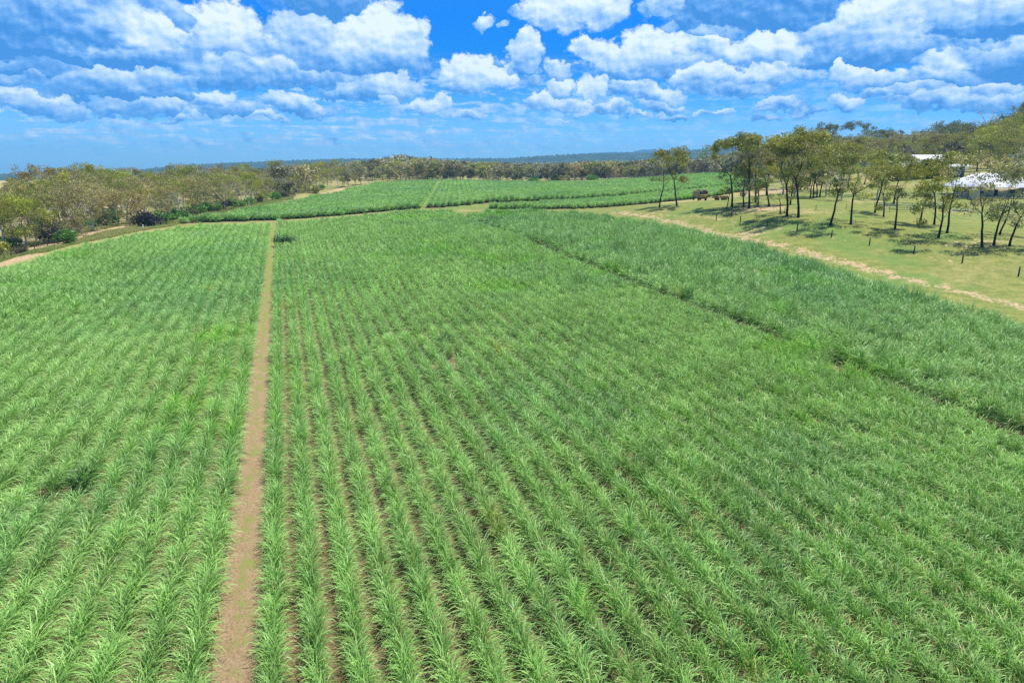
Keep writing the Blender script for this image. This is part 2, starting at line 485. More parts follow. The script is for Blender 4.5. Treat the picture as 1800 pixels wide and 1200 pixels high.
def path_mat():
    m_, g, out = mat('path_soil')
    P = geo_pos(g)
    grs = attr(g, 'green'); ed = attr(g, 'edge')
    n = g.noise(P, 9.0, 6, 0.75); n2 = g.noise(P, 1.1, 5, 0.65); n3 = g.noise(P, 28, 4, 0.7)
    c = g.mix(g.ramp(g.m('ADD', g.m('MULTIPLY', n, 0.5), g.m('MULTIPLY', n3, 0.5)), 0.36, 0.64), (0.15, 0.098, 0.056), (0.44, 0.32, 0.19))
    c = g.mix(g.ramp(n2, 0.5, 0.7, 0, 0.5), c, (0.33, 0.22, 0.12))
    gf = g.ramp(g.m('ADD', g.m('ADD', g.m('MULTIPLY', n, 0.7), g.m('MULTIPLY', n2, 0.55)), grs), 0.64, 0.74, 0, 0.85)
    c = g.mix(gf, c, (0.17, 0.24, 0.045))
    principled(g, out, c, 0.95, 0.1, 0, bump(g, n, 0.08, 1))
    return m_
def leaf_mat(name, cols, obj_tint=False, dry=None, spec=0.4, rough=0.45, trans=0.25, patch=0.03, patchcols=None):
    """foliage: per-leaf ('rnd'), per-plant and per-place variation of the leaf's own colour"""
    m_, g, out = mat(name)
    r = attr(g, 'rnd')
    oi = g.new('ShaderNodeObjectInfo')
    c = g.mix(r, cols[0], cols[1])
    if obj_tint:
        c = g.mix(1.0, c, oi.outputs['Color'], 'MULTIPLY')
    if dry: c = g.mix(g.ramp(r, dry, dry + 0.01), c, (0.48, 0.40, 0.22))
    v = g.ramp(oi.outputs['Random'], 0, 1, 0.84, 1.16, False)
    s_ = g.v('SCALE', c); g.put(s_.node.inputs['Scale'], v)
    c = s_
    if patchcols:
        P = geo_pos(g)
        for (sc, lo, hi, amt, pc) in patchcols:
            n = g.noise(P, sc, 4, 0.6)
            c = g.mix(g.ramp(n, lo, hi, 0, amt), c, g.mix(1.0, c, pc, 'MULTIPLY'))
    b = principled(g, None, c, rough, spec)
    tr = g.new('ShaderNodeBsdfTranslucent')
    g.put(tr.inputs['Color'], g.mix(1.0, c, (1.1, 1.15, 0.55), 'MULTIPLY'))
    mx = g.new('ShaderNodeMixShader'); mx.inputs[0].default_value = trans
    g.l.new(b.outputs[0], mx.inputs[1]); g.l.new(tr.outputs[0], mx.inputs[2])
    g.l.new(mx.outputs[0], out.inputs[0])
    return m_

M = {}
M['ground'] = ground_mat()
M['soil'] = soil_mat()
M['path'] = path_mat()
cane_patches = [(0.030, 0.50, 0.62, 0.85, (0.80, 0.88, 1.02)), (0.055, 0.57, 0.66, 0.8, (0.80, 0.98, 0.42)), (0.16, 0.64, 0.72, 0.6, (1.4, 0.95, 0.85)), (0.018, 0.50, 0.64, 0.6, (1.16, 1.10, 1.15)), (0.011, 0.46, 0.60, 0.4, (0.78, 0.84, 0.86))]
M['cane'] = leaf_mat('cane_leaf', ((0.103, 0.262, 0.044), (0.445, 0.680, 0.195)), spec=0.38, rough=0.42, trans=0.20, dry=0.93, patchcols=cane_patches)
M['gum'] = leaf_mat('gum_leaf', ((0.72, 0.72, 0.72), (1.30, 1.28, 1.18)), obj_tint=True, spec=0.35, rough=0.5, trans=0.3)
M['bark_dark'] = simple('dark_bark', (0.028, 0.024, 0.022), 0.95, 0.1, var=0.5, scale=6, bmp=0.02)
M['bark_pale'] = simple('pale_bark', (0.52, 0.49, 0.44), 0.85, 0.2, var=0.45, scale=1.2, bmp=0.01)
M['bark_grey'] = simple('grey_bark', (0.13, 0.115, 0.10), 0.9, 0.15, var=0.5, scale=2, bmp=0.02)

# ------------------------------------------------------------------ ground sheet
def axis(lo, hi, dense_lo, dense_hi, step, grow):
    a = list(np.arange(dense_lo, dense_hi + 1e-6, step))
    s = step; v = dense_hi
    while v < hi: s *= grow; v += s; a.append(v)
    s = step; v = dense_lo; pre = []
    while v > lo: s *= grow; v -= s; pre.append(v)
    return np.array(pre[::-1] + a)
def seg_dist(x, y, poly):
    best = np.full(x.shape, 1e9)
    for (a, b) in zip(poly[:-1], poly[1:]):
        ax, ay = a[0], a[1]; bx, by = b[0] - ax, b[1] - ay
        t = np.clip(((x - ax) * bx + (y - ay) * by) / (bx * bx + by * by + 1e-9), 0, 1)
        best = np.minimum(best, np.hypot(x - ax - t * bx, y - ay - t * by))
    return best
def in_poly(x, y, poly):
    ins = np.zeros(x.shape, bool)
    n = len(poly)
    for i in range(n):
        x1, y1 = poly[i][:2]; x2, y2 = poly[(i + 1) % n][:2]
        c = ((y1 > y) != (y2 > y))
        with np.errstate(divide='ignore', invalid='ignore'):
            xi = (x2 - x1) * (y - y1) / (y2 - y1 + 1e-12) + x1
        ins ^= c & (x < xi)
    return ins
def hits(lst, off=0.0): return [hit(a, b, off) for a, b in lst]

GX = axis(-7600, 7600, -190, 215, 1.25, 1.09)
GY = axis(-500, 7000, 40, 300, 1.25, 1.07)
gx, gy = np.meshgrid(GX, GY)
gz = H(gx, gy)
right_track = hits([(1080, 374), (1150, 383), (1230, 402), (1330, 423), (1430, 447), (1520, 470), (1620, 497), (1700, 515), (1800, 541), (1960, 580)])
right_track2 = hits([(1020, 371), (1150, 374), (1240, 382), (1310, 392)])
left_track = hits([(-200, 500), (-60, 487), (0, 466), (40, 453), (62, 449)])
left_track2 = hits([(-60, 455), (10, 443), (60, 437), (120, 422), (150, 412), (190, 404), (230, 396), (250, 393)])
bare_left = hits([(525, 351), (545, 350), (575, 346), (600, 337), (615, 328), (600, 330), (560, 341)])
bare_right = hits([(1290, 362), (1345, 352), (1400, 330), (1350, 330), (1320, 340)])
fence_line = [hit(a, b) for a, b in ((1259, 387), (1301, 391.5), (1348.5, 398.5), (1401, 407.5), (1461, 418), (1528, 431.5), (1606, 447), (1691, 463), (1790, 486), (1905, 512))]
dirt = np.zeros(gx.shape); green = np.full(gx.shape, 0.5)
d1 = seg_dist(gx, gy, right_track); dirt = np.maximum(dirt, np.maximum(np.clip(1 - np.abs(d1 - 0.95) / 1.1, 0, 1) * 0.66, np.clip(1 - d1 / 4.8, 0, 1) * 0.55))
d2 = seg_dist(gx, gy, right_track2); dirt = np.maximum(dirt, np.clip(1 - d2 / 1.8, 0, 1) * 0.55)
d3 = seg_dist(gx, gy, left_track2); dirt = np.maximum(dirt, np.clip(1.4 - d3 / 2.0, 0, 1) * 0.95)
d4 = seg_dist(gx, gy, left_track); dirt = np.maximum(dirt, np.clip(1.4 - d4 / 1.8, 0, 1) * 0.95)
d5 = seg_dist(gx, gy, fence_line); dirt = np.maximum(dirt, np.clip(1 - d5 / 0.9, 0, 1) * 0.62)
dirt = np.maximum(dirt, in_poly(gx, gy, bare_left) * 0.95)
gp, gq, _ = project(np.stack([gx, gy, gz], -1))
ok = gy > 30
paddock = ok & (gp > 1150) & (gq > 330) & (gy < 220)
green = np.where(paddock, 0.78, green)
def blob(px, py, r, amt, arr):
    c = hit(px, py)
    return np.maximum(arr, np.clip(1.3 - np.hypot(gx - c[0], gy - c[1]) / r, 0, 1) * amt)
green = np.where(np.hypot(gx, gy) > 1200, 0.9, green)
for (px, py, r, a) in ((1315, 410, 9, 0.5), (1345, 365, 10, 0.6), (1420, 372, 12, 0.42), (1500, 340, 20, 0.4), (1355, 338, 13, 0.7), (1740, 425, 5, 0.5), (1690, 430, 5, 0.5), (1690, 372, 12, 0.42),
                       (820, 370, 8, 0.5), (870, 402, 3.5, 0.8), (1760, 380, 22, 0.33), (1520, 352, 14, 0.45), (1290, 372, 8, 0.4), (70, 300, 30, 0.3), (790, 640, 1.0, 1.0), (137, 890, .8, 1.0)):
    dirt = blob(px, py, r, a, dirt)
green = np.where(ok & (gp > 700) & (gp < 1160) & (gq < 392) & (gq > 345) & (gy < 300), 0.8, green)
green = np.where((gp < 260) & ok, 0.40, green)
green = np.where((gp < 260) & ok & (gy > 230), 0.05, green)
ny_, nx_ = gx.shape
idx = np.arange(ny_ * nx_).reshape(ny_, nx_)
Q = np.stack([idx[:-1, :-1], idx[:-1, 1:], idx[1:, 1:], idx[1:, :-1]], -1).reshape(-1, 4)
me = mesh_np('ground', np.stack([gx, gy, gz], -1).reshape(-1, 3), Q, [M['ground']], True, {'dirt': dirt.ravel(), 'green': green.ravel()})
tag(link('ground', me), kind='structure')

# ------------------------------------------------------------------ far hills
def ridge(name, r0, r1, crest, col, amp, seed, nr=40, na=1500, peak=0.55):
    az = np.linspace(R(-48), R(48), na)
    pxs = 900 + 1200 * np.tan(az) / math.cos(PITCH) * 1.0
    cy = np.interp(pxs, [c[0] for c in crest], [c[1] for c in crest])
    rs = np.linspace(r0, r1, nr)
    rm = r0 + (r1 - r0) * peak
    # crest height so that it meets the wanted elevation
    zc = np.array([0.0] * na)
    for i in range(na):
        d = px_dir(pxs[i], cy[i]); hlen = math.hypot(d[0], d[1])
        zc[i] = CAM_H + d[2] / hlen * rm
    A, Rr = np.meshgrid(az, rs)
    t = (Rr - r0) / (r1 - r0)
    prof = np.sin(np.pi * np.clip(np.where(t < peak, t / peak * 0.5, 0.5 + (t - peak) / (1 - peak) * 0.5), 0, 1)) ** 0.8
    rg = np.random.default_rng(seed)
    X = Rr * np.sin(A); Y = Rr * np.cos(A)
    base = -30.0
    n = np.zeros_like(X)
    for k in range(10):
        f = rg.uniform(0.001, 0.006) * (1 + k * 0.35); th = rg.uniform(0, 6.28); ph = rg.uniform(0, 6.28)
        n += np.sin((X * math.cos(th) + Y * math.sin(th)) * f + ph) / (1 + k * 0.35)
    Z = base + (zc[None] - base) * prof * (1 + 0.05 * n * (1 - prof))
    Z += rg.uniform(-1, 1, Z.shape) * amp * np.clip(prof * 3, 0, 1)
    Z += np.repeat(rg.uniform(0, 1, (nr, na // 3 + 1)) ** 3, 3, axis=1)[:, :na] * amp * 1.2
    Z[0] = -34; Z[-1] = -34
    ix = np.arange(nr * na).reshape(nr, na)
    Q = np.stack([ix[:-1, :-1], ix[:-1, 1:], ix[1:, 1:], ix[1:, :-1]], -1).reshape(-1, 4)
    m_, g, out = mat(name + '_forest')
    P = geo_pos(g)
    nn = g.noise(P, 0.02, 5, 0.7); n2 = g.noise(P, 0.0022, 4, 0.6)
    c = g.mix(g.ramp(nn, 0.35, 0.65), tuple(q * 0.55 for q in col), tuple(q * 1.5 for q in col))
    c = g.mix(g.ramp(n2, 0.6, 0.68, 0, 0.55), c, (0.16, 0.15, 0.07))
    principled(g, out, c, 0.95, 0.05)
    o = link(name, mesh_np(name, np.stack([X, Y, Z], -1).reshape(-1, 3), Q, [m_]))
    tag(o, kind='structure')
ridge('hills', 2300, 4300, [(-400, 310), (0, 308), (120, 306), (230, 302), (300, 294), (400, 288), (500, 285), (600, 281), (700, 281), (800, 281), (900, 280), (950, 276), (1050, 272), (1180, 270), (1200, 266), (1290, 262), (1500, 264), (2400, 262)], (0.045, 0.062, 0.03), 5.0, 3)
ridge('mountains', 5600, 6600, [(-400, 315), (900, 300), (1000, 272), (1060, 268), (1110, 268), (1125, 263), (1150, 263), (1180, 270), (1300, 275), (2400, 300)], (0.05, 0.065, 0.04), 4.0, 5, 14, 700)

# ------------------------------------------------------------------ sugar cane
def blades(base, az, e0, k, L, w, nseg, droop_pow=1.25, rg=rng):
    """arching strap leaves; returns V, Q, rnd"""
    n = len(az)
    t = np.linspace(0, 1, nseg + 1)
    e = e0[:, None] - k[:, None] * t[None] ** droop_pow
    ds = (L / nseg)[:, None]
    dh = np.cos(e[:, :-1]) * ds; dv = np.sin(e[:, :-1]) * ds
    hcum = np.concatenate([np.zeros((n, 1)), np.cumsum(dh, 1)], 1)
    vcum = np.concatenate([np.zeros((n, 1)), np.cumsum(dv, 1)], 1)
    sway = rg.normal(0, 0.25, n)[:, None] * t[None] ** 2
    a2 = az[:, None] + sway
    C = np.stack([base[:, 0, None] + hcum * np.cos(a2), base[:, 1, None] + hcum * np.sin(a2), base[:, 2, None] + vcum], -1)
    wt = np.clip(np.array([0.55] + [1.0 - 0.9 * (q ** 2.2) for q in t[1:]]), 0.06, 1)
    wt = wt[None] * w[:, None] * 0.5
    tw = rg.normal(0, 0.5, n)[:, None] * (0.4 + t[None])
    sx = -np.sin(a2) * np.cos(tw); sy = np.cos(a2) * np.cos(tw); sz = np.sin(tw)
    S = np.stack([sx, sy, sz], -1) * wt[..., None]
    V = np.stack([C - S, C + S], 2).reshape(n, -1, 3)
    m_ = (nseg + 1) * 2
    q = np.array([[2 * i, 2 * i + 1, 2 * i + 3, 2 * i + 2] for i in range(nseg)])
    Q = (q[None] + (np.arange(n) * m_)[:, None, None]).reshape(-1, 4)
    rn = np.repeat(np.clip(rg.beta(1.8, 2.0, n), 0, 1), m_)
    return V.reshape(-1, 3), Q, rn

def cane_segment(name, L, nshoot, nleaf, height, width, nseg, spread, seed):
    rg = np.random.default_rng(seed)
    B, AZ, E0, K, LN = [], [], [], [], []
    for s in range(nshoot):
        x = -L / 2 + L * (s + rg.uniform(0, 1)) / nshoot; y = rg.normal(0, 0.12)
        hs = height * rg.uniform(0.22, 0.55)
        lean = (y * 0.5 + rg.normal(0, 0.05), rg.normal(0, 0.05))
        for j in range(nleaf):
            f = (j + rg.uniform(0, 1)) / nleaf          # 0 low, 1 top of the shoot
            z = hs * (0.25 + 0.75 * f)
            side = 1 if rg.random() < 0.5 + y * 1.5 else -1
            a = side * math.pi / 2 + rg.normal(0, 0.80)
            if rg.random() < 0.18: a = rg.uniform(0, 2 * math.pi)
            B.append((x + lean[1] * z, y + lean[0] * z, z)); AZ.append(a)
            e0 = R(54 + 28 * f + rg.normal(0, 7)); E0.append(min(e0, R(89)))
            K.append(R(rg.uniform(80, 150) * (1.12 - 0.50 * f)) * (1.0 / spread))
            LN.append(height * rg.uniform(0.56, 0.86) * (1.0 - 0.14 * f))
    n = len(AZ)
    V, Q, rn = blades(np.array(B), np.array(AZ), np.array(E0), np.array(K), np.array(LN) * spread, np.full(n, width) * rg.uniform(0.7, 1.25, n), nseg, 1.3, rg)
    keep = V[:, 2] < 0.0
    V[keep, 2] = 0.0
    me = mesh_np(name, V, Q, [M['cane']], True, {'rnd': rn})
    return bpy.data.objects.new(name, me)

PROTO = bpy.data.collections.new('cane_prototypes')
NEAR_L, FAR_L = 1.5, 3.6
for i in range(10): PROTO.objects.link(cane_segment('a_near_%02d' % i, NEAR_L + 0.1, 24, 11, 1.68, 0.038, 5, 1.0, 100 + i))
for i in range(6): PROTO.objects.link(cane_segment('b_mid_%02d' % i, NEAR_L + 0.1, 19, 10, 1.7, 0.064, 4, 1.10, 200 + i))
for i in range(6): PROTO.objects.link(cane_segment('c_far_%02d' % i, FAR_L + 0.2, 64, 9, 1.6, 0.085, 3, 1.0, 300 + i))

def scatter_group(coll, name='scatter'):
    ng = bpy.data.node_groups.new(name, 'GeometryNodeTree')
    ng.interface.new_socket('Geometry', in_out='INPUT', socket_type='NodeSocketGeometry')
    ng.interface.new_socket('Geometry', in_out='OUTPUT', socket_type='NodeSocketGeometry')
    n = ng.nodes; l = ng.links
    gi = n.new('NodeGroupInput'); go = n.new('NodeGroupOutput')
    ci = n.new('GeometryNodeCollectionInfo'); ci.inputs['Collection'].default_value = coll
    ci.inputs['Separate Children'].default_value = True; ci.inputs['Reset Children'].default_value = True
    ip = n.new('GeometryNodeInstanceOnPoints'); ip.inputs['Pick Instance'].default_value = True
    def na(nm, typ):
        a = n.new('GeometryNodeInputNamedAttribute'); a.data_type = typ; a.inputs['Name'].default_value = nm
        return a.outputs['Attribute']
    l.new(gi.outputs[0], ip.inputs['Points']); l.new(ci.outputs[0], ip.inputs['Instance'])
    l.new(na('pidx', 'INT'), ip.inputs['Instance Index'])
    l.new(na('rot', 'FLOAT_VECTOR'), ip.inputs['Rotation']); l.new(na('scl', 'FLOAT_VECTOR'), ip.inputs['Scale'])
    l.new(ip.outputs[0], go.inputs[0])
    return ng
def scatter(name, coll_ng, P, pidx, rot, scl, mt):
    me = bpy.data.meshes.new(name)
    me.vertices.add(len(P)); me.vertices.foreach_set('co', np.asarray(P, np.float32).ravel())
    a = me.attributes.new('pidx', 'INT', 'POINT'); a.data.foreach_set('value', np.asarray(pidx, np.int32))
    a = me.attributes.new('rot', 'FLOAT_VECTOR', 'POINT'); a.data.foreach_set('vector', np.asarray(rot, np.float32).ravel())
    a = me.attributes.new('scl', 'FLOAT_VECTOR', 'POINT'); a.data.foreach_set('vector', np.asarray(scl, np.float32).ravel())
    me.materials.append(mt); me.update()
    o = link(name, me)
    md = o.modifiers.new('scatter', 'NODES'); md.node_group = coll_ng
    return o
CANE_NG = scatter_group(PROTO, 'cane_rows')
PROTO_B = bpy.data.collections.new('cane_prototypes_blue')
M['cane_blue'] = leaf_mat('blue_green_cane_leaf', ((0.094, 0.242, 0.047), (0.425, 0.645, 0.208)), spec=0.40, rough=0.42, trans=0.18, dry=0.92, patchcols=cane_patches)
for o_ in sorted(PROTO.objects, key=lambda q: q.name):
    d_ = o_.data.copy(); d_.materials[0] = M['cane_blue']; PROTO_B.objects.link(bpy.data.objects.new(o_.name + '_b', d_))
CANE_NG_B = scatter_group(PROTO_B, 'cane_rows_blue')
_nz = [(rng.uniform(0, 6.28), rng.uniform(0, 6.28), rng.uniform(0.02, 0.12)) for _ in range(14)]
def lump(x, y):
    s = 0
    for th, ph, f in _nz: s = s + np.sin((x * math.cos(th) + y * math.sin(th)) * f * 6.28 * 0.5 + ph)
    return s / math.sqrt(14)

def cane_field(label, poly, axis_dir, spacing, offset, origin, hs, holes=(), near=90, mid=165, ragged=0.0, wide=1.0, lumpy=0.07, ng=None):
    u = np.array(axis_dir[:2]); u /= np.linalg.norm(u); v = np.array([-u[1], u[0]])
    pts = np.array([p[:2] for p in poly]) - origin[:2]
    smin, smax = (pts @ u).min(), (pts @ u).max(); cmin, cmax = (pts @ v).min(), (pts @ v).max()
    ks = np.arange(math.floor(cmin / spacing) - 1, math.ceil(cmax / spacing) + 2) * spacing + offset
    out = []
    for k in ks:
        for (L, lod) in ((NEAR_L, 0), (FAR_L, 2)):
            s = np.arange(smin - L, smax + L, L) + rng.uniform(-.5, .5)
            x = origin[0] + u[0] * s + v[0] * k; y = origin[1] + u[1] * s + v[1] * k
            r = np.hypot(x, y)
            if lod == 0: sel = r < mid
            else: sel = r >= mid + 1
            x, y, r = x[sel], y[sel], r[sel]
            if len(x) == 0: continue
            ld = np.where(r < near, 0, 1) if lod == 0 else np.full(len(x), 2)
            out.append(np.stack([x, y, ld], 1))
    A = np.concatenate(out)
    jx = rng.normal(0, ragged, len(A)) if ragged else 0
    ins = in_poly(A[:, 0] + jx, A[:, 1] + jx, poly)
    A = A[ins]
    z = H(A[:, 0], A[:, 1])
    px, py, dep = project(np.stack([A[:, 0], A[:, 1], z + 1], 1))
    keep = (dep > 6) & (px > -260) & (px < 2060) & (py < 1420)
    for (c, rad) in holes: keep &= np.hypot(A[:, 0] - c[0], A[:, 1] - c[1]) > rad
    A = A[keep]; z = z[keep]
    n = len(A)
    ld = A[:, 2].astype(int)
    pidx = np.where(ld == 0, rng.integers(0, 10, n), np.where(ld == 1, 10 + rng.integers(0, 6, n), 16 + rng.integers(0, 6, n)))
    ang = math.atan2(u[1], u[0]) + np.where(rng.random(n) < 0.5, math.pi, 0) + rng.normal(0, 0.05, n)
    rot = np.stack([np.zeros(n), np.zeros(n), ang], 1)
    hh = hs * (1 + 0.10 * lump(A[:, 0], A[:, 1]) + rng.normal(0, lumpy, n))
    sw = wide * rng.uniform(0.92, 1.10, n)
    scl = np.stack([np.full(n, 1.0), sw * hs ** 0.6, hh], 1)
    P = np.stack([A[:, 0] + rng.normal(0, .05, n), A[:, 1] + rng.normal(0, .05, n), z], 1)
    o = scatter('sugarcane_field', ng or CANE_NG, P, pidx, rot, scl, M['cane'])
    tag(o, label, 'cane field', 'blocks of sugarcane', 'stuff')
    print('cane', label[:30], n)
    return o

def drape(name, poly_world, mt, off, step=3.0, kind='structure'):
    """a level-following sheet over the polygon's bounding area, cut to the polygon"""
    a = np.array([p[:2] for p in poly_world])
    xs = np.arange(a[:, 0].min(), a[:, 0].max() + step, step); ys = np.arange(a[:, 1].min(), a[:, 1].max() + step, step)
    X, Y = np.meshgrid(xs, ys)
    cx = (X[:-1, :-1] + X[1:, 1:]) / 2; cy = (Y[:-1, :-1] + Y[1:, 1:]) / 2
    ins = in_poly(cx, cy, poly_world)
    Z = H(X, Y) + off
    ix = np.arange(X.size).reshape(X.shape)
    Qd = np.stack([ix[:-1, :-1], ix[:-1, 1:], ix[1:, 1:], ix[1:, :-1]], -1)[ins]
    o = link(name, mesh_np(name, np.stack([X, Y, Z], -1).reshape(-1, 3), Qd, [mt], True))
    tag(o, kind=kind)
    return o

# the path between the left and the middle block, straight as the rows
pA = hit(412, 1198); pB = hit(482, 393)
U = (pB - pA)[:2]; U /= np.linalg.norm(U)
Vn = np.array([U[1], -U[0]])            # to the right of the path
SP = 1.50
path_near = pA[:2] - U * 25; path_far = pB[:2] + U * 1.0
def pw(p2): return np.array([p2[0], p2[1], 0])
drain = hits([(818, 388), (900, 421), (1000, 461), (1100, 500), (1250, 562), (1400, 627), (1570, 693), (1800, 792), (2050, 900)])
dn = [np.array(p) for p in drain]
dU = (dn[6] - dn[2])[:2]; dU /= np.linalg.norm(dU); dN = np.array([dU[1], -dU[0]])
if dN[1] > 0: dN = -dN                   # towards the camera side
drain_near = [pw(p[:2] + dN * 0.30) for p in dn]
drain_far = [pw(p[:2] - dN * 0.75) for p in dn]
CT = 1.5
polyA = [pw(path_near - Vn * 1.15), pw(path_far - Vn * 1.0)] + hits([(470, 389), (400, 391), (300, 398), (235, 409), (190, 419), (120, 433), (60, 452), (20, 463), (-60, 486), (-260, 520)], CT) + [pw(np.array([-70, 10.])), pw(np.array([-20, -12.]))]
polyB = [pw(path_near + Vn * 1.15), pw(path_far + Vn * 1.0)] + hits([(500, 387), (600, 379), (700, 369), (780, 367), (815, 374)], CT) + drain_near + [pw(np.array([75., 15.])), pw(np.array([40., -12.]))]
right_edge = [(850, 369.5), (930, 369), (1000, 369.5), (1100, 380), (1200, 396), (1300, 420), (1400, 447), (1480, 470), (1600, 507), (1700, 533), (1800, 555), (1950, 592), (2100, 630)]
polyC = list(reversed(drain_far)) + hits(right_edge, 2.0)
holes = [(hit(792, 645), 1.5), (hit(137, 884), 1.35), (hit(868, 401), 3.0), (hit(488, 443), 1.3), (hit(1475, 655), 0.9), (hit(1567, 690), 0.8)]
cane_field('dense green sugarcane in close rows, left of the bare dirt path', polyA, U, SP, -0.15, pA, 1.0, holes, wide=0.98)
cane_field('green sugarcane in clear rows between the dirt path and the dark drain line', polyB, U, SP, 0.08, pA, 1.0, holes, wide=0.81)
cane_field('taller blue-green sugarcane between the dark drain line and the grassy farm track', polyC, dU, 1.45, 0.3, dn[4], 1.35, holes, lumpy=0.16, ng=CANE_NG_B)
f1, f2 = hit(745, 364), hit(770, 321)
FU = (f2 - f1)[:2]; FU /= np.linalg.norm(FU)
FV = np.array([FU[1], -FU[0]])
polyD = hits([(322, 393), (450, 388.5), (600, 379), (742, 367)]) + [pw(f2[:2] - FV * 1.3)] + hits([(700, 320), (660, 322), (625, 329), (600, 337), (560, 344), (515, 353), (470, 361), (440, 367), (395, 376)], 1.5)
polyE = [pw(f1[:2] + FV * 1.3 - FU * 1), pw(f2[:2] + FV * 1.3)] + hits([(900, 319), (1000, 320), (1080, 316), (1150, 312), (1230, 306), (1275, 305), (1320, 312)], 1.5) + hits([(1330, 322), (1200, 336), (1100, 344), (1000, 352), (850, 357.5), (760, 366)])
_fb = hits([(1330, 322), (1200, 336), (1100, 344), (1000, 352), (850, 357.5)])
polyF = hits([(845, 365), (880, 368), (930, 368), (1000, 367.5), (1080, 363.5), (1150, 357), (1250, 346), (1345, 330), (1350, 322)]) + [pw(p[:2] * (1 - 15.0 / np.hypot(p[0], p[1]))) for p in _fb]
cane_field('far block of tall even sugarcane left of the thin far path', polyD, FU, 1.6, 0, f1, 1.35, wide=1.2)
cane_field('far block of sugarcane in fine rows right of the thin far path', polyE, FU, 2.2, 0, f1, 1.4, wide=1.25)
cane_field('narrow tongue of pale sugarcane beyond the track, behind the two lone trees', polyF, FU, 1.5, 0, f1, 1.1)

drape('field_soil', [pw(path_near - U * 10)] + [pw(np.array([-75, 5.]))] + polyA[2:-2][::-1] + [pw(path_far)], M['soil'], 0.03)
drape('field_soil', [pw(path_near - U * 10), pw(path_far)] + polyB[2:], M['soil'], 0.034)
drape('field_soil', polyC, M['soil'], 0.038)
for p in (polyD, polyE, polyF): drape('field_soil', p, M['soil'], 0.05, 5.0)

def strip(name, a2, b2, w0, w1, mt, off, step=0.5, nc=9, green_amt=None, wob=0.08):
    L = np.linalg.norm(b2 - a2); n = int(L / step) + 2
    s = np.linspace(0, L, n); u = (b2 - a2) / L; nn = np.array([u[1], -u[0]])
    c = np.linspace(-1, 1, nc)
    w = w0 + (w1 - w0) * s / L
    edge = 1 + wob * (np.sin(s * 1.7) + np.sin(s * 0.63 + 1) + rng.normal(0, .5, n))
    X = a2[0] + u[0] * s[:, None] + nn[0] * c[None] * (w * edge)[:, None]
    Y = a2[1] + u[1] * s[:, None] + nn[1] * c[None] * (w * edge)[:, None]
    Z = H(X, Y) + off + rng.normal(0, 0.012, X.shape) - 0.03 * (np.abs(np.abs(c) - 0.5) < 0.2)[None]
    gr = np.zeros(X.shape) + (green_amt(s)[:, None] if green_amt else 0) - 0.10 * np.abs(c)[None]
    ix = np.arange(X.size).reshape(X.shape)
    Qd = np.stack([ix[:-1, :-1], ix[:-1, 1:], ix[1:, 1:], ix[1:, :-1]], -1).reshape(-1, 4)
    o = link(name, mesh_np(name, np.stack([X, Y, Z], -1).reshape(-1, 3), Qd, [mt], True, {'green': gr.ravel(), 'edge': np.tile(np.abs(c), n)}))
    tag(o, kind='structure')
strip('path', path_near, path_far, 0.85, 1.0, M['path'], 0.10, green_amt=lambda s: 0.04 + np.clip((s - 50) / 70, 0, 1) * 0.10)
strip('path', f1[:2] - FU, f2[:2], 1.0, 1.1, M['path'], 0.12, 2.0, 5, green_amt=lambda s: 0.25 + 0 * s)

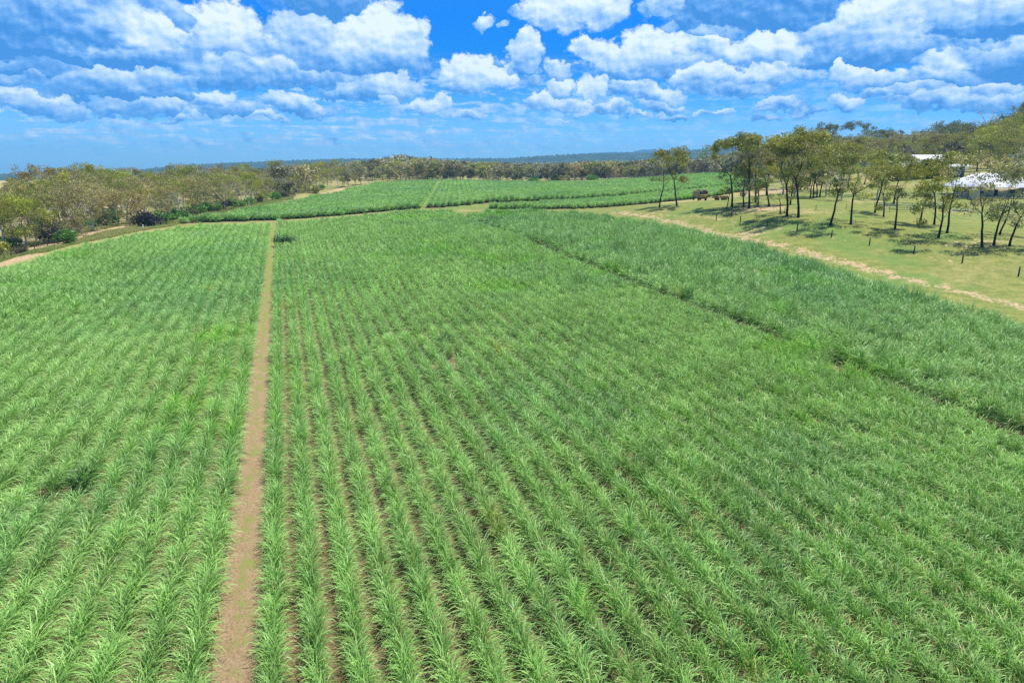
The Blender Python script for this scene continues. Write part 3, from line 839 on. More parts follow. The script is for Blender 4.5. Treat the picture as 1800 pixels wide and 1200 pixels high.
# ------------------------------------------------------------------ trees
def unit(v): return v / (np.linalg.norm(v) + 1e-9)
def gum_tree(seed, Ht, bare=0.42, spread=0.30, lean=0.05, fork=3, levels=3, clump=1.15, leaves=70, leafsize=0.30, tr=0.16, flat=0.62, sparse=0.0, drop=0.0):
    rg = np.random.default_rng(seed)
    wood = MB(); tips = []
    def grow(p, d, L, r, lev):
        n = 6 if lev == 0 else 4
        pts = [p.copy()]; rr = [r]
        q = p.copy(); dd = d.copy()
        for i in range(n):
            dd = unit(dd + rg.normal(0, 0.07 if lev == 0 else 0.15, 3) + np.array([0, 0, 0.05 if lev else 0.03]))
            q = q + dd * L / n
            pts.append(q.copy()); rr.append(r * (1 - (0.42 if lev == 0 else 0.6) * (i + 1) / n))
        if lev == 0: rr[0] *= 1.35; rr[1] *= 1.03
        wood.tube(pts, rr, 7 if lev == 0 else (5 if lev == 1 else 3), cap=False)
        if lev >= levels:
            tips.append((q, 1.0)); 
            if rg.random() < 0.5: tips.append((pts[-2] + rg.normal(0, .3, 3), 0.8))
            return
        k = fork if lev == 0 else rg.integers(2, 4)
        a0 = rg.uniform(0, 6.28)
        for i in range(k):
            a = a0 + i * 2 * math.pi / k + rg.normal(0, 0.35)
            tilt = (rg.uniform(0.35, 0.75) if lev == 0 else rg.uniform(0.3, 0.85)) * (spread / 0.30)
            if lev == 0 and i == 0: tilt *= 0.35
            base = unit(np.cross(dd, np.array([math.cos(a), math.sin(a), 0.1])))
            nd = unit(dd * math.cos(tilt) + base * math.sin(tilt) + np.array([0, 0, 0.12]))
            LL = (Ht * (1 - bare) * (0.46, 0.34, 0.24, 0.2)[lev]) * rg.uniform(0.75, 1.2)
            grow(q.copy(), nd, LL, rr[-1] * rg.uniform(0.55, 0.8), lev + 1)
        # side limb lower on the trunk
        if lev == 0:
            for _ in range(rg.integers(1, 3 + int(drop * 4))):
                t_ = rg.uniform(0.62 - drop * 0.35, 0.95); j = t_ * n; i0 = int(j)
                pp = pts[i0] + (pts[min(i0 + 1, n)] - pts[i0]) * (j - i0)
                a = rg.uniform(0, 6.28)
                nd = unit(np.array([math.cos(a), math.sin(a), rg.uniform(0.35, 0.9)]))
                grow(pp, nd, Ht * 0.17 * rg.uniform(0.7, 1.3), r * 0.28, max(levels - 1, 1))
        elif lev == 1 and rg.random() < 0.7:
            tips.append((pts[2] + rg.normal(0, .4, 3), 0.7))
    a = rg.uniform(0, 6.28)
    grow(np.zeros(3) - np.array([0, 0, 0.25]), unit(np.array([math.cos(a) * lean, math.sin(a) * lean, 1.0])), Ht * bare, Ht * tr / 10, 0)
    # rescale so the crown top sits at Ht
    zt = max(t[0][2] for t in tips) + clump * 0.5
    k = Ht / zt
    Vw = [v * np.array([1, 1, k]) for v in wood.V]
    wood.V = Vw
    tips = [(t[0] * np.array([1, 1, k]), t[1]) for t in tips]
    # leaves
    C = []; Rn = []; CR_ = []
    for (c, s) in tips:
        if rg.random() < sparse: continue
        n = int(leaves * s * rg.uniform(0.6, 1.3)); rad = clump * s * rg.uniform(0.75, 1.3)
        v = rg.normal(0, 1, (n, 3)); v /= np.linalg.norm(v, axis=1)[:, None]
        v *= (rg.random(n) ** 0.42)[:, None]
        v[:, 2] *= flat; v[:, 2] += 0.1
        C.append(c + v * rad); Rn.append(np.clip(rg.normal(0.45, 0.22) + rg.normal(0, 0.16, n), 0, 1))
    C = np.concatenate(C); Rn = np.concatenate(Rn)
    n = len(C)
    d = rg.normal(0, 1, (n, 3)); d[:, 2] -= 0.8; d /= np.linalg.norm(d, axis=1)[:, None]
    e = np.cross(d, rg.normal(0, 1, (n, 3))); e /= np.linalg.norm(e, axis=1)[:, None]
    ls = leafsize * rg.uniform(0.6, 1.35, n)
    a_, b_ = d * ls[:, None], e * (ls * 0.42)[:, None]
    V = np.stack([C - a_ * .5, C + b_ * .5, C + a_ * .6, C - b_ * .5], 1).reshape(-1, 3)
    Q = np.arange(n * 4).reshape(n, 4)
    F = []
    if wood.Q: F.append(np.concatenate(wood.Q))
    if wood.T: F.append(np.concatenate(wood.T))
    return (np.concatenate(wood.V), F, V, Q, np.repeat(Rn, 4), Ht)

TREES = {}
def tree_kind(kind, n, bark, **kw):
    L = []
    for i in range(n):
        k2 = dict(kw); Ht = k2.pop('Ht')
        wv, wf, cv, cq, rn, h = gum_tree(hash_seed(kind) + i, Ht * random.uniform(0.92, 1.08), **k2)
        tm = mesh_np('trunk', wv, wf, [bark], True)
        cm = mesh_np('crown', cv, cq, [M['gum']], False, {'rnd': rn})
        L.append((tm, cm, h))
    TREES[kind] = L
def hash_seed(s): return sum(ord(c) * (i + 3) for i, c in enumerate(s)) % 9000
tree_kind('paddock', 8, M['bark_dark'], Ht=14, bare=0.46, spread=0.31, fork=4, levels=3, clump=1.15, leaves=110, leafsize=0.36, tr=0.16, drop=0.2, lean=0.03)
tree_kind('sparse', 5, M['bark_dark'], Ht=14, bare=0.38, spread=0.38, fork=3, levels=3, clump=1.12, leaves=100, leafsize=0.34, tr=0.14, lean=0.06, drop=0.4, sparse=0.1)
tree_kind('creek', 8, M['bark_pale'], Ht=14, bare=0.24, spread=0.34, fork=4, levels=3, clump=1.25, leaves=72, leafsize=0.38, tr=0.23, drop=0.8, sparse=0.08)
tree_kind('dense', 5, M['bark_grey'], Ht=13, bare=0.20, spread=0.36, fork=4, levels=3, clump=1.55, leaves=85, leafsize=0.42, tr=0.17, drop=0.6, flat=0.75)
tree_kind('tall', 4, M['bark_pale'], Ht=20, bare=0.45, spread=0.34, fork=4, levels=3, clump=1.5, leaves=90, leafsize=0.42, tr=0.15, flat=0.6)
tree_kind('far', 6, M['bark_grey'], Ht=14, bare=0.28, spread=0.34, fork=4, levels=2, clump=2.1, leaves=95, leafsize=0.75, tr=0.16, flat=0.6)

OLIVE = (0.285, 0.290, 0.070); BROWN = (0.320, 0.280, 0.120); GREY = (0.31, 0.295, 0.175); YELL = (0.34, 0.36, 0.055); GREEN = (0.12, 0.27, 0.040); DARK = (0.13, 0.12, 0.055); BLUEG = (0.16, 0.19, 0.12)
CNAME = {OLIVE: 'olive', BROWN: 'brownish', GREY: 'grey-green', YELL: 'yellow-green', GREEN: 'bright green', DARK: 'dark', BLUEG: 'dull green'}
def place_tree(kind, x, y, h, colr, label, group, variant=None, rz=None, lean=None, name='gum_tree', width=1.0):
    L = TREES[kind]
    i = random.randrange(len(L)) if variant is None else variant % len(L)
    tm, cm, h0 = L[i]
    r = empty(name, (x, y, Hs(x, y)), random.uniform(0, 6.28) if rz is None else rz)
    s = h / h0
    r.scale = (s * random.uniform(0.92, 1.1) * width, s * random.uniform(0.92, 1.1) * width, s)
    if lean:
        r.rotation_euler = (0, lean, r.rotation_euler[2])
        r.rotation_mode = 'ZYX' if False else 'XYZ'
    tag(r, label, 'tree', group)
    t = link('trunk', tm, r); c = link('crown', cm, r)
    j = random.uniform(0.85, 1.15); k = random.uniform(0.92, 1.08)
    c.color = (colr[0] * j * k, colr[1] * j, colr[2] * j / k, 1)
    return r
def height_to(x, y, top_py):
    z = Hs(x, y)
    px, py, d = project(np.array([x, y, z]))
    return max(3.0, (py - top_py) * d / 1200 * 1.02)

# lone and grouped trees standing in the paddock (base px, base py, top py, kind, colour, label)
PT = [
 (1159, 365, 277, 'sparse', OLIVE, 'left one of the two lone gums left of the truck, with a low wide crown'),
 (1190, 362, 262, 'paddock', OLIVE, 'taller slim one of the two lone gums, just left of the truck'),
 (1277, 367.5, 300, 'sparse', OLIVE, 'thin small gum at the left end of the paddock clump, right of the trailer'),
 (1286.5, 364, 249, 'paddock', OLIVE, 'slim dark-trunked gum second in the paddock clump from the trailer'),
 (1307.5, 364.5, 268, 'sparse', GREY, 'sparse gum with forked trunk near the grey corner post'),
 (1317, 366.5, 240, 'paddock', OLIVE, 'tall gum with dense olive top beside the forked one near the corner post'),
 (1328, 356, 258, 'paddock', OLIVE, 'thick-trunked gum set back behind the left end of the paddock clump'),
 (1332, 362.5, 282, 'paddock', YELL, 'short gum with round yellow-olive crown in the left of the paddock clump'),
 (1351.5, 363, 262, 'sparse', GREY, 'thin gum with a tuft of foliage low on its trunk'),
 (1371, 375.5, 305, 'sparse', OLIVE, 'short gum with foliage hanging low, left of the two close dark trunks'),
 (1383, 381, 250, 'paddock', OLIVE, 'big gum with wide olive crown at the fence line shade patch'),
 (1389, 360, 262, 'paddock', BROWN, 'gum set back behind the pair of big dark trunks'),
 (1401, 345, 252, 'paddock', BROWN, 'far gum at the back of the clump by the dirt bank'),
 (1403.5, 382.5, 234, 'paddock', OLIVE, 'largest leaning gum of the paddock clump, trunk slanting right'),
 (1424, 349, 280, 'paddock', OLIVE, 'small far gum behind the leaning big gum'),
 (1436, 347, 275, 'paddock', BROWN, 'left one of a close pair of far gums at the back of the paddock'),
 (1441, 346, 262, 'paddock', BROWN, 'right one of a close pair of far gums at the back of the paddock'),
 (1459.5, 396, 270, 'paddock', OLIVE, 'lone gum with pale-edged trunk standing nearest the fence in the middle of the paddock'),
 (1495.5, 394.5, 258, 'sparse', OLIVE, 'wide forked gum with high branches, right of the lone fence-side gum'),
 (1537.7, 374, 275, 'paddock', OLIVE, 'gum at the left end of the rail fence'),
 (1553, 381.5, 292, 'sparse', OLIVE, 'strongly slanting gum in front of the rail fence'),
 (1573, 402.5, 290, 'paddock', OLIVE, 'black-trunked gum with rounded crown in front of the rail fence'),
 (1616, 395.5, 285, 'paddock', OLIVE, 'straight gum in front of the right end of the rail fence'),
 (1642, 395, 280, 'paddock', OLIVE, 'gum just left of the slender yellow-crowned gum'),
 (1649, 418, 276, 'sparse', YELL, 'slender gum with flat yellow-green crown before the house'),
 (1665, 410, 272, 'sparse', YELL, 'gum with two branching stems and yellow-green crown before the house'),
 (1727, 434.5, 275, 'sparse', GREY, 'nearest gum of the right-hand group, slanting over the bare patch'),
 (1747, 431, 290, 'sparse', GREY, 'middle slanting gum of the right-hand group'),
 (1757.5, 412, 296, 'sparse', OLIVE, 'gum set behind the right-hand slanting group'),
 (1774.5, 433, 286, 'sparse', OLIVE, 'crooked gum with a long side branch at the right picture edge'),
]
for i, (bx, by, ty, kd, colr, lab) in enumerate(PT):
    p = hit(bx, by)
    place_tree(kd, p[0], p[1], height_to(p[0], p[1], ty), colr, lab, 'gum trees in the paddock', variant=i, rz=i * 1.7, lean=None, width=1.0 if kd == 'paddock' else 1.05)

def interp(x, pts): return float(np.interp(x, [p[0] for p in pts], [p[1] for p in pts]))
# hillside wood at the right
sky_r = [(1250, 271), (1270, 262), (1300, 250), (1340, 241), (1370, 244), (1400, 235), (1440, 240), (1480, 240), (1530, 236), (1560, 234), (1600, 238), (1640, 224), (1660, 220), (1700, 224), (1740, 214), (1780, 196), (1850, 190), (2000, 190)]
n_tree = 0
def wood_tree(px, d, top, kinds, cols, where, group, name='gum_tree'):
    global n_tree
    dd = px_dir(px, 300); x, y = dd[0] * d, dd[1] * d
    h = height_to(x, y, top)
    h = min(max(h, 7), 27)
    colr = random.choice(cols); kd = random.choice(kinds)
    size = 'tall' if h > 17 else ('short' if h < 10.5 else 'middling')
    place_tree(kd, x, y, h, colr, '%s gum with %s crown %s' % (size, CNAME[colr], where), group, width=1.0 if h < 17 else 0.85)
    n_tree += 1
for lay, (d0, step, lower) in enumerate(((178, 30, 40), (215, 27, 24), (255, 25, 10), (300, 22, 0))):
    px = 1340 + lay * 9 if lay else 1400
    while px < 1860:
        top = interp(px, sky_r) + lower * random.uniform(0.6, 1.1) + random.uniform(-3, 7)
        if lay == 0 and 1590 < px < 1860:      # the house yard stays open
            px += step; continue
        if lay == 1 and 1545 < px < 1730: px += step; continue
        if px < 1500: where = 'on the slope behind the paddock'
        elif px < 1620: where = 'on the slope left of the blue-grey shed'
        elif px < 1720: where = 'on the slope above the shed roof'
        else: where = 'on the slope above the white house roof'
        wood_tree(px + random.uniform(-7, 7), d0 + random.uniform(-14, 14), top, ['paddock', 'dense', 'creek'] if lay < 2 else ['dense', 'creek', 'paddock'], [OLIVE, OLIVE, BROWN, YELL] if lay < 3 else [OLIVE, GREY, BLUEG], where, 'gum trees of the hillside wood')
        px += step * random.uniform(0.8, 1.2)
# special skyline trees on the right
for (px, d, top, kd, colr, lab) in ((1458, 300, 221, 'tall', BLUEG, 'tall open-crowned gum on the skyline above the paddock, left of its taller twin'),
        (1492, 300, 218, 'tall', BLUEG, 'tallest open-crowned gum on the skyline above the paddock'),
        (1535, 310, 229, 'tall', BLUEG, 'open-crowned skyline gum above the rail fence, left one of two'),
        (1568, 310, 228, 'tall', BLUEG, 'open-crowned skyline gum above the rail fence, right one of two'),
        (1655, 320, 217, 'dense', BLUEG, 'dark round-headed gum on the ridge above the shed'),
        (1678, 320, 219, 'dense', BLUEG, 'smaller dark gum on the ridge above the shed, right of the round one'),
        (1748, 310, 208, 'dense', BLUEG, 'bushy dark gum on the ridge right of the bare dead tree'),
        (1783, 290, 183, 'tall', BLUEG, 'great dark gum with pale limbs highest on the ridge at the right edge'),
        (1812, 285, 186, 'dense', BLUEG, 'dark gum cut by the right picture edge at the top of the ridge')):
    dd = px_dir(px, 300); x, y = dd[0] * d, dd[1] * d
    place_tree(kd, x, y, min(30, height_to(x, y, top)), colr, lab, 'gum trees of the hillside wood'); n_tree += 1
# bare dead tree on the ridge
def dead_tree(px, d, top):
    rg = np.random.default_rng(5)
    dd = px_dir(px, 300); x, y = dd[0] * d, dd[1] * d
    h = height_to(x, y, top)
    b = MB()
    def g_(p, dr, L, r, lev):
        pts = [p]; q = p
        for i in range(4):
            dr = unit(dr + rg.normal(0, 0.10, 3)); q = q + dr * L / 4; pts.append(q)
        b.tube(pts, np.linspace(r, r * .45, 5), 5, False)
        if lev < 3:
            for i in range(3):
                a = rg.uniform(0, 6.28); g_(pts[rg.integers(2, 5)], unit(dr + 0.7 * np.array([math.cos(a), math.sin(a), 0.2])), L * 0.42, r * .5, lev + 1)
    g_(np.array([0, 0, -.3]), np.array([0, 0, 1.0]), h * 0.72, h * .018, 0)
    r = empty('dead_tree', (x, y, Hs(x, y)))
    tag(r, 'bare leafless dead tree rising above the ridge wood', 'tree')
    b.build('trunk', M['bark_pale'], r, True)
dead_tree(1719, 300, 199)

# creek-side wood on the left
edge_l = [(-120, 470), (-40, 452), (0, 446), (50, 433), (100, 424), (150, 412), (180, 397), (215, 398), (240, 394), (300, 388), (350, 377), (400, 368), (450, 358), (500, 348), (550, 338), (600, 330), (640, 322)]
sky_l = [(-120, 318), (0, 322), (20, 316), (60, 308), (85, 303), (110, 312), (137, 302), (175, 300), (215, 302), (250, 308), (312, 302), (375, 298), (410, 295), (450, 298), (500, 294), (535, 290), (600, 288), (660, 288)]
for lay, (add, step, lower) in enumerate(((2, 24, 30), (15, 21, 15), (32, 20, 3), (55, 20, -4))):
    px = -70 + lay * 7
    while px < 612:
        b = hit(px, interp(px, edge_l)); d = math.hypot(b[0], b[1])
        sc = d / 200.0
        dd = px_dir(px, 300); hl = math.hypot(dd[0], dd[1])
        dist = (d + add * max(sc, 0.6)) / hl
        if lay == 0 and (110 < px < 172): px += step; continue
        if lay >= 2 and px < 60 and random.random() < 0.6: px += step; continue
        lw = lower * (1.1 if px < 300 else 0.55)
        top = interp(px, sky_l) + lw * random.uniform(0.5, 1.25) + random.uniform(-1, 6)
        where = ('by the near dirt track bend' if px < 110 else 'behind the pale track curve' if px < 240 else
                 'behind the green creek bushes' if px < 400 else 'beside the far cane block' if px < 500 else 'by the bare brown strip')
        where += (', front row', ', second row', ', deeper in', ', at the back')[lay]
        cols = [BROWN, GREY, BROWN, OLIVE] if lay < 3 else [BROWN, OLIVE, GREY]
        if random.random() < 0.28: cols = [YELL]
        if lay >= 2: top -= random.choice((0, 0, 0, 5, 9))
        wood_tree(px + random.uniform(-5, 5), dist, top, ['creek', 'creek', 'dense', 'tall'] , cols, where, 'gum trees of the creek wood')
        px += step * random.uniform(0.85, 1.2) * (1.0 if px < 330 else 0.85)
# line of trees behind the far cane
tl = [(590, 332), (640, 324), (700, 320), (800, 319), (900, 319), (1000, 320), (1080, 316), (1150, 311), (1230, 306), (1290, 303)]
px = 600
while px < 1300:
    b = hit(px, interp(px, tl)); d = math.hypot(b[0], b[1]) + 4
    hl = math.hypot(*px_dir(px, 300)[:2])
    top = interp(px, [(600, 296), (700, 292), (800, 291), (900, 293), (1000, 293), (1100, 289), (1200, 284), (1300, 278)]) + random.uniform(-8, 8)
    where = 'behind the far cane, left of the thin far path' if px < 765 else 'behind the far cane rows right of the thin far path' if px < 930 else 'behind the far cane above its middle' if px < 1100 else 'behind the far cane near the two lone gums'
    wood_tree(px, d / hl, top, ['far', 'far', 'creek'], [BROWN, GREY, BROWN, OLIVE], where, 'gum trees along the far edge of the cane')
    px += random.uniform(10, 14)
print('wood trees', n_tree)

# shrubs
def shrub_mesh(seed, n=900, size=0.35):
    rg = np.random.default_rng(seed)
    lobes = [(rg.normal(0, 0.75), rg.normal(0, 0.75), rg.uniform(0.5, 1.25), rg.uniform(0.55, 0.95)) for _ in range(9)]
    C = []
    for (x, y, z, r) in lobes:
        v = rg.normal(0, 1, (n // 9, 3)); v /= np.linalg.norm(v, axis=1)[:, None]; v *= (rg.random(len(v)) ** .4)[:, None] * r
        C.append(v + (x, y, z))
    C = np.concatenate(C); C[:, 2] = np.abs(C[:, 2]); n = len(C)
    d = rg.normal(0, 1, (n, 3)); d /= np.linalg.norm(d, axis=1)[:, None]; e = np.cross(d, rg.normal(0, 1, (n, 3))); e /= np.linalg.norm(e, axis=1)[:, None]
    ls = size * rg.uniform(.5, 1.2, n)
    V = np.stack([C - d * ls[:, None] * .5, C + e * ls[:, None] * .3, C + d * ls[:, None] * .5, C - e * ls[:, None] * .3], 1).reshape(-1, 3)
    b = MB()
    for (x, y, z, r) in lobes[:5]: b.tube([(0, 0, -.1), (x * .4, y * .4, z * .5), (x, y, z)], [.06, .04, .015], 4, False)
    tm = mesh_np('stems', np.concatenate(b.V), [np.concatenate(b.Q)], [M['bark_grey']])
    cm = mesh_np('foliage', V, np.arange(n * 4).reshape(n, 4), [M['gum']], False, {'rnd': np.repeat(rg.beta(2, 2, n), 4)})
    return tm, cm
SHR = [shrub_mesh(40 + i) for i in range(4)]
def shrub(px, py, s, colr, label, d=None, name='bush', hs=1.0):
    p = hit(px, py)
    r = empty(name, (p[0], p[1], Hs(p[0], p[1])), random.uniform(0, 6.28))
    r.scale = (s, s, s * hs)
    tag(r, label, 'bush', 'bushes along the creek wood')
    tm, cm = random.choice(SHR)
    link('stems', tm, r); c = link('foliage', cm, r)
    c.color = (*colr, 1)
PURP = (0.045, 0.040, 0.050)
SB = [(262, 399, 2.2, PURP, 'large dark purple-grey bush at the corner of the cane'), (244, 396, 1.5, DARK, 'dark bush just left of the purple-grey bush'), (285, 392, 1.7, GREEN, 'green bush right of the purple-grey bush'),
      (303, 388, 1.5, GREEN, 'green bush second along from the purple-grey bush'), (318, 384, 1.7, GREEN, 'rounded green bush third along from the purple-grey bush'), (331, 382, 1.5, DARK, 'dark bush between the green ones above the cane corner'),
      (345, 378, 1.6, GREEN, 'green bush fifth along from the purple-grey bush'), (362, 374, 1.9, GREEN, 'broad light green bush sixth along from the purple-grey bush'), (378, 371, 1.4, GREEN, 'low green bush right of the broad light green one'),
      (388, 369, 1.9, PURP, 'near-black upright bush beside the far cane'), (402, 366, 1.7, GREEN, 'green bush right of the near-black bush'), (418, 364, 1.8, GREEN, 'green bush second right of the near-black bush'),
      (440, 359, 1.5, GREEN, 'green bush third right of the near-black bush'), (455, 356, 1.4, DARK, 'dark bush at the left of the far cane edge'), (478, 351, 1.7, GREEN, 'green bush beside the far cane edge'),
      (500, 347, 1.4, DARK, 'small dark bush left of the bare brown strip'), (555, 340, 1.8, OLIVE, 'olive bush above the bare brown strip'), (160, 398, 2.0, GREEN, 'green bush under the trees above the pale track curve'),
      (196, 392, 2.2, GREEN, 'bright green bush between trunks right of the track curve'), (176, 396, 1.8, PURP, 'dark bush at the foot of the wood above the track curve'), (96, 427, 1.7, PURP, 'dark grey bush at the foot of the near creek trees'),
      (115, 428, 1.5, GREEN, 'low green bush right of the dark grey bush'), (150, 403, 1.6, GREEN, 'low green bush left end of the shaded group above the track'), (10, 440, 1.5, GREEN, 'green bush at the left picture edge'),
      (35, 446, 0.9, DARK, 'small dark shrub near the left fence'), (-6, 450, 1.6, YELL, 'yellow-green bush cut by the left picture edge'),
      (1040, 320, 2.4, GREEN, 'bright green bush at the far cane edge above the field middle'), (938, 321, 2.3, GREEN, 'bright green bush left of the other at the far cane edge'), (978, 320, 2.6, OLIVE, 'olive-green bush between two bright ones at the far cane edge'),
      (560, 334, 1.6, GREEN, 'green bush at the top of the bare brown strip'), (875, 398, 1.0, GREEN, 'dark green clump beside the clearing in the cane')]
for a in SB: shrub(*a)

# odd dark clumps standing by the bare spots in the cane
M['cane_dark'] = leaf_mat('dark_cane_leaf', ((0.03, 0.085, 0.022), (0.09, 0.20, 0.06)), spec=0.4, rough=0.45)
for k, (px, py, lab) in enumerate(((783, 612, 'tall dark cane clump behind the bare spot in the middle field'), (146, 862, 'dark cane clump behind the bare spot left of the path'), (500, 434, 'dark cane clump beside the far end of the path'), (877, 396, 'dark cane clump beside the clearing at the drain'))):
    p = hit(px, py)
    o = cane_segment('cane_clump', 1.6, 26, 11, 1.75, 0.05, 5, 1.0, 500 + k)
    o.data.materials[0] = M['cane_dark']; COL.objects.link(o)
    s_ = (0.85 if py > 500 else 1.4); o.location = (p[0], p[1], Hs(p[0], p[1])); o.scale = (s_ * (1.6 if py < 500 else 1), s_, s_ * 1.1); o.rotation_euler = (0, 0, 1.2 if py > 500 else 0.1)
    tag(o, lab, 'cane clump', 'dark cane clumps')

# further woods that read as one mass
TP = bpy.data.collections.new('wood_prototypes')
wm = [leaf_mat('far_leaf_%d' % i, (tuple(q * .75 for q in c), tuple(q * 1.7 for q in c)), spec=0.3, rough=0.6, trans=0.1) for i, c in enumerate((BROWN, GREY, OLIVE, DARK))]
for i in range(8):
    wv, wf, cv, cq, rn, h = gum_tree(900 + i, 1.0 * 15, bare=0.26, spread=0.36, fork=4, levels=2, clump=2.3, leaves=42, leafsize=1.25, tr=0.16, flat=0.6)
    F = wf + [cq + len(wv)]
    nm = sum(len(f) for f in wf)
    me = mesh_np('wood_%d' % i, np.concatenate([wv, cv]), F, [M['bark_pale'], wm[i % 4]], False, {'rnd': np.concatenate([np.zeros(len(wv)), rn])}, np.concatenate([np.zeros(nm), np.ones(len(cq))]))
    TP.objects.link(bpy.data.objects.new('wood_%d' % i, me))
WOOD_NG = scatter_group(TP, 'wood_scatter')
SKYL = [(-200, 318), (0, 319), (60, 312), (130, 309), (250, 308), (375, 301), (450, 298), (500, 293), (535, 289), (600, 286), (630, 283), (662, 280), (700, 271), (750, 276), (787, 282), (825, 283), (900, 287), (975, 286), (1025, 283), (1125, 281), (1225, 276), (1260, 272), (1300, 262), (1340, 246), (1400, 240), (1440, 243), (1560, 240), (1640, 226), (1700, 226), (1760, 205), (1850, 195), (2100, 195)]
def woodland(label, cells, hs):
    P = []
    for (p0, p1, d0, d1, dens) in cells:
        area = abs(p1 - p0) / 1200 * (d1 * d1 - d0 * d0) / 2
        n = int(area / dens)
        d = np.sqrt(rng.uniform(d0 * d0, d1 * d1, n)); px = rng.uniform(p0, p1, n)
        v = np.stack([(px - 900) / 1200 / math.cos(PITCH), np.ones(n)], 1) * d[:, None]
        P.append(v)
    P = np.concatenate(P); n = len(P)
    z = H(P[:, 0], P[:, 1])
    s = rng.uniform(0.75, 1.15, n) * hs
    pxs, pyb, dep = project(np.stack([P[:, 0], P[:, 1], z], 1))
    lim = np.interp(pxs, [c[0] for c in SKYL], [c[1] for c in SKYL]) + rng.uniform(0, 9, n) * np.clip(700 / dep, 0.3, 1.2)
    hmax = (pyb - lim) * dep / 1200 / 15.0
    s = np.minimum(s, hmax)
    k = s > 0.42
    P, z, s = P[k], z[k], s[k]; n = len(P)
    o = scatter('woodland', WOOD_NG, np.stack([P[:, 0], P[:, 1], z], 1), rng.integers(0, 8, n), np.stack([np.zeros(n), np.zeros(n), rng.uniform(0, 6.28, n)], 1), np.stack([s, s, s], 1), M['bark_pale'])
    tag(o, label, 'wood', None, 'stuff'); print('woodland', n)
woodland('wide brown-green gum wood stretching to the blue hills beyond the cane', [(560, 1300, 445, 560, 75), (560, 1330, 560, 1000, 150), (-200, 560, 480, 1000, 170), (-700, 1700, 1000, 2500, 330), (-700, -200, 350, 1000, 220)], 1.0)
woodland('dense gum wood covering the ridge behind the hillside trees', [(1290, 1420, 330, 560, 90), (1420, 2050, 325, 520, 85), (300, 560, 300, 480, 80)], 1.05)

# rough grass on the verges
GP = bpy.data.collections.new('grass_prototypes')
M['rough_grass'] = leaf_mat('rough_grass_blade', ((0.13, 0.17, 0.035), (0.44, 0.40, 0.15)), spec=0.3, rough=0.6, trans=0.2, patchcols=[(0.08, 0.45, 0.6, 0.7, (0.7, 0.95, 0.6))])
for i in range(5):
    rg = np.random.default_rng(700 + i); n = 46
    b_ = np.stack([rg.normal(0, .28, n), rg.normal(0, .28, n), np.zeros(n)], 1)
    V, Qg, rn = blades(b_, rg.uniform(0, 6.28, n), np.radians(rg.uniform(60, 88, n)), np.radians(rg.uniform(20, 90, n)), rg.uniform(.35, .8, n), rg.uniform(.03, .06, n), 3, 1.2, rg)
    GP.objects.link(bpy.data.objects.new('tuft_%d' % i, mesh_np('tuft_%d' % i, V, Qg, [M['rough_grass']], True, {'rnd': rn})))
GRASS_NG = scatter_group(GP, 'grass_scatter')
def grass(label, poly, n, s0, s1, clumpy=0.35, avoid=()):
    a = np.array([p[:2] for p in poly])
    x = rng.uniform(a[:, 0].min(), a[:, 0].max(), n); y = rng.uniform(a[:, 1].min(), a[:, 1].max(), n)
    k = in_poly(x, y, poly) & (lump(x * 3.1 + 7, y * 3.1) > -1.2 + clumpy)
    for line, w in avoid: k &= seg_dist(x, y, line) > w
    x, y = x[k], y[k]; n = len(x); z = H(x, y)
    s = rng.uniform(s0, s1, n)
    o = scatter('grass', GRASS_NG, np.stack([x, y, z], 1), rng.integers(0, 5, n), np.stack([np.zeros(n), np.zeros(n), rng.uniform(0, 6.28, n)], 1), np.stack([s * 1.2, s * 1.2, s], 1), M['rough_grass'])
    tag(o, label, 'grass', 'rough grass of the verges', 'stuff'); print('grass', n)
grass('rough yellow-green grass between the creek wood and the left cane block', hits([(-60, 486), (20, 463), (60, 452), (120, 433), (190, 419), (235, 409), (300, 398), (320, 393), (440, 367), (515, 353), (515, 345), (400, 364), (300, 384), (230, 390), (150, 404), (100, 420), (0, 440), (-60, 452)]), 50000, 0.25, 0.75, 0.5, [(left_track, 2.2), (left_track2, 2.8)])
# ------------------------------------------------------------------ fences
M['post_wood'] = simple('weathered_post', (0.07, 0.06, 0.05), 0.9, 0.1, var=0.4, scale=8)
M['post_dark'] = simple('dark_post', (0.05, 0.045, 0.04), 0.9, 0.1, var=0.4, scale=8)
M['wire'] = simple('wire', (0.30, 0.29, 0.27), 0.5, 0.4, 0.6)
M['rail'] = simple('grey_rail', (0.36, 0.35, 0.33), 0.7, 0.3, 0.0, var=0.3, scale=2)
M['white_metal'] = simple('white_roof', (0.62, 0.63, 0.65), 0.45, 0.4, 0.0, var=0.08, scale=0.5)
M['blue_steel'] = simple('blue_grey_cladding', (0.10, 0.14, 0.20), 0.5, 0.4, 0.0, var=0.12, scale=0.4)
M['cream'] = simple('cream_wall', (0.50, 0.44, 0.33), 0.8, 0.2, var=0.1, scale=0.8)
M['dark_gap'] = simple('dark_opening', (0.03, 0.03, 0.035), 0.6, 0.4)
M['glass'] = simple('window_glass', (0.04, 0.06, 0.08), 0.08, 0.8, var=0.1)

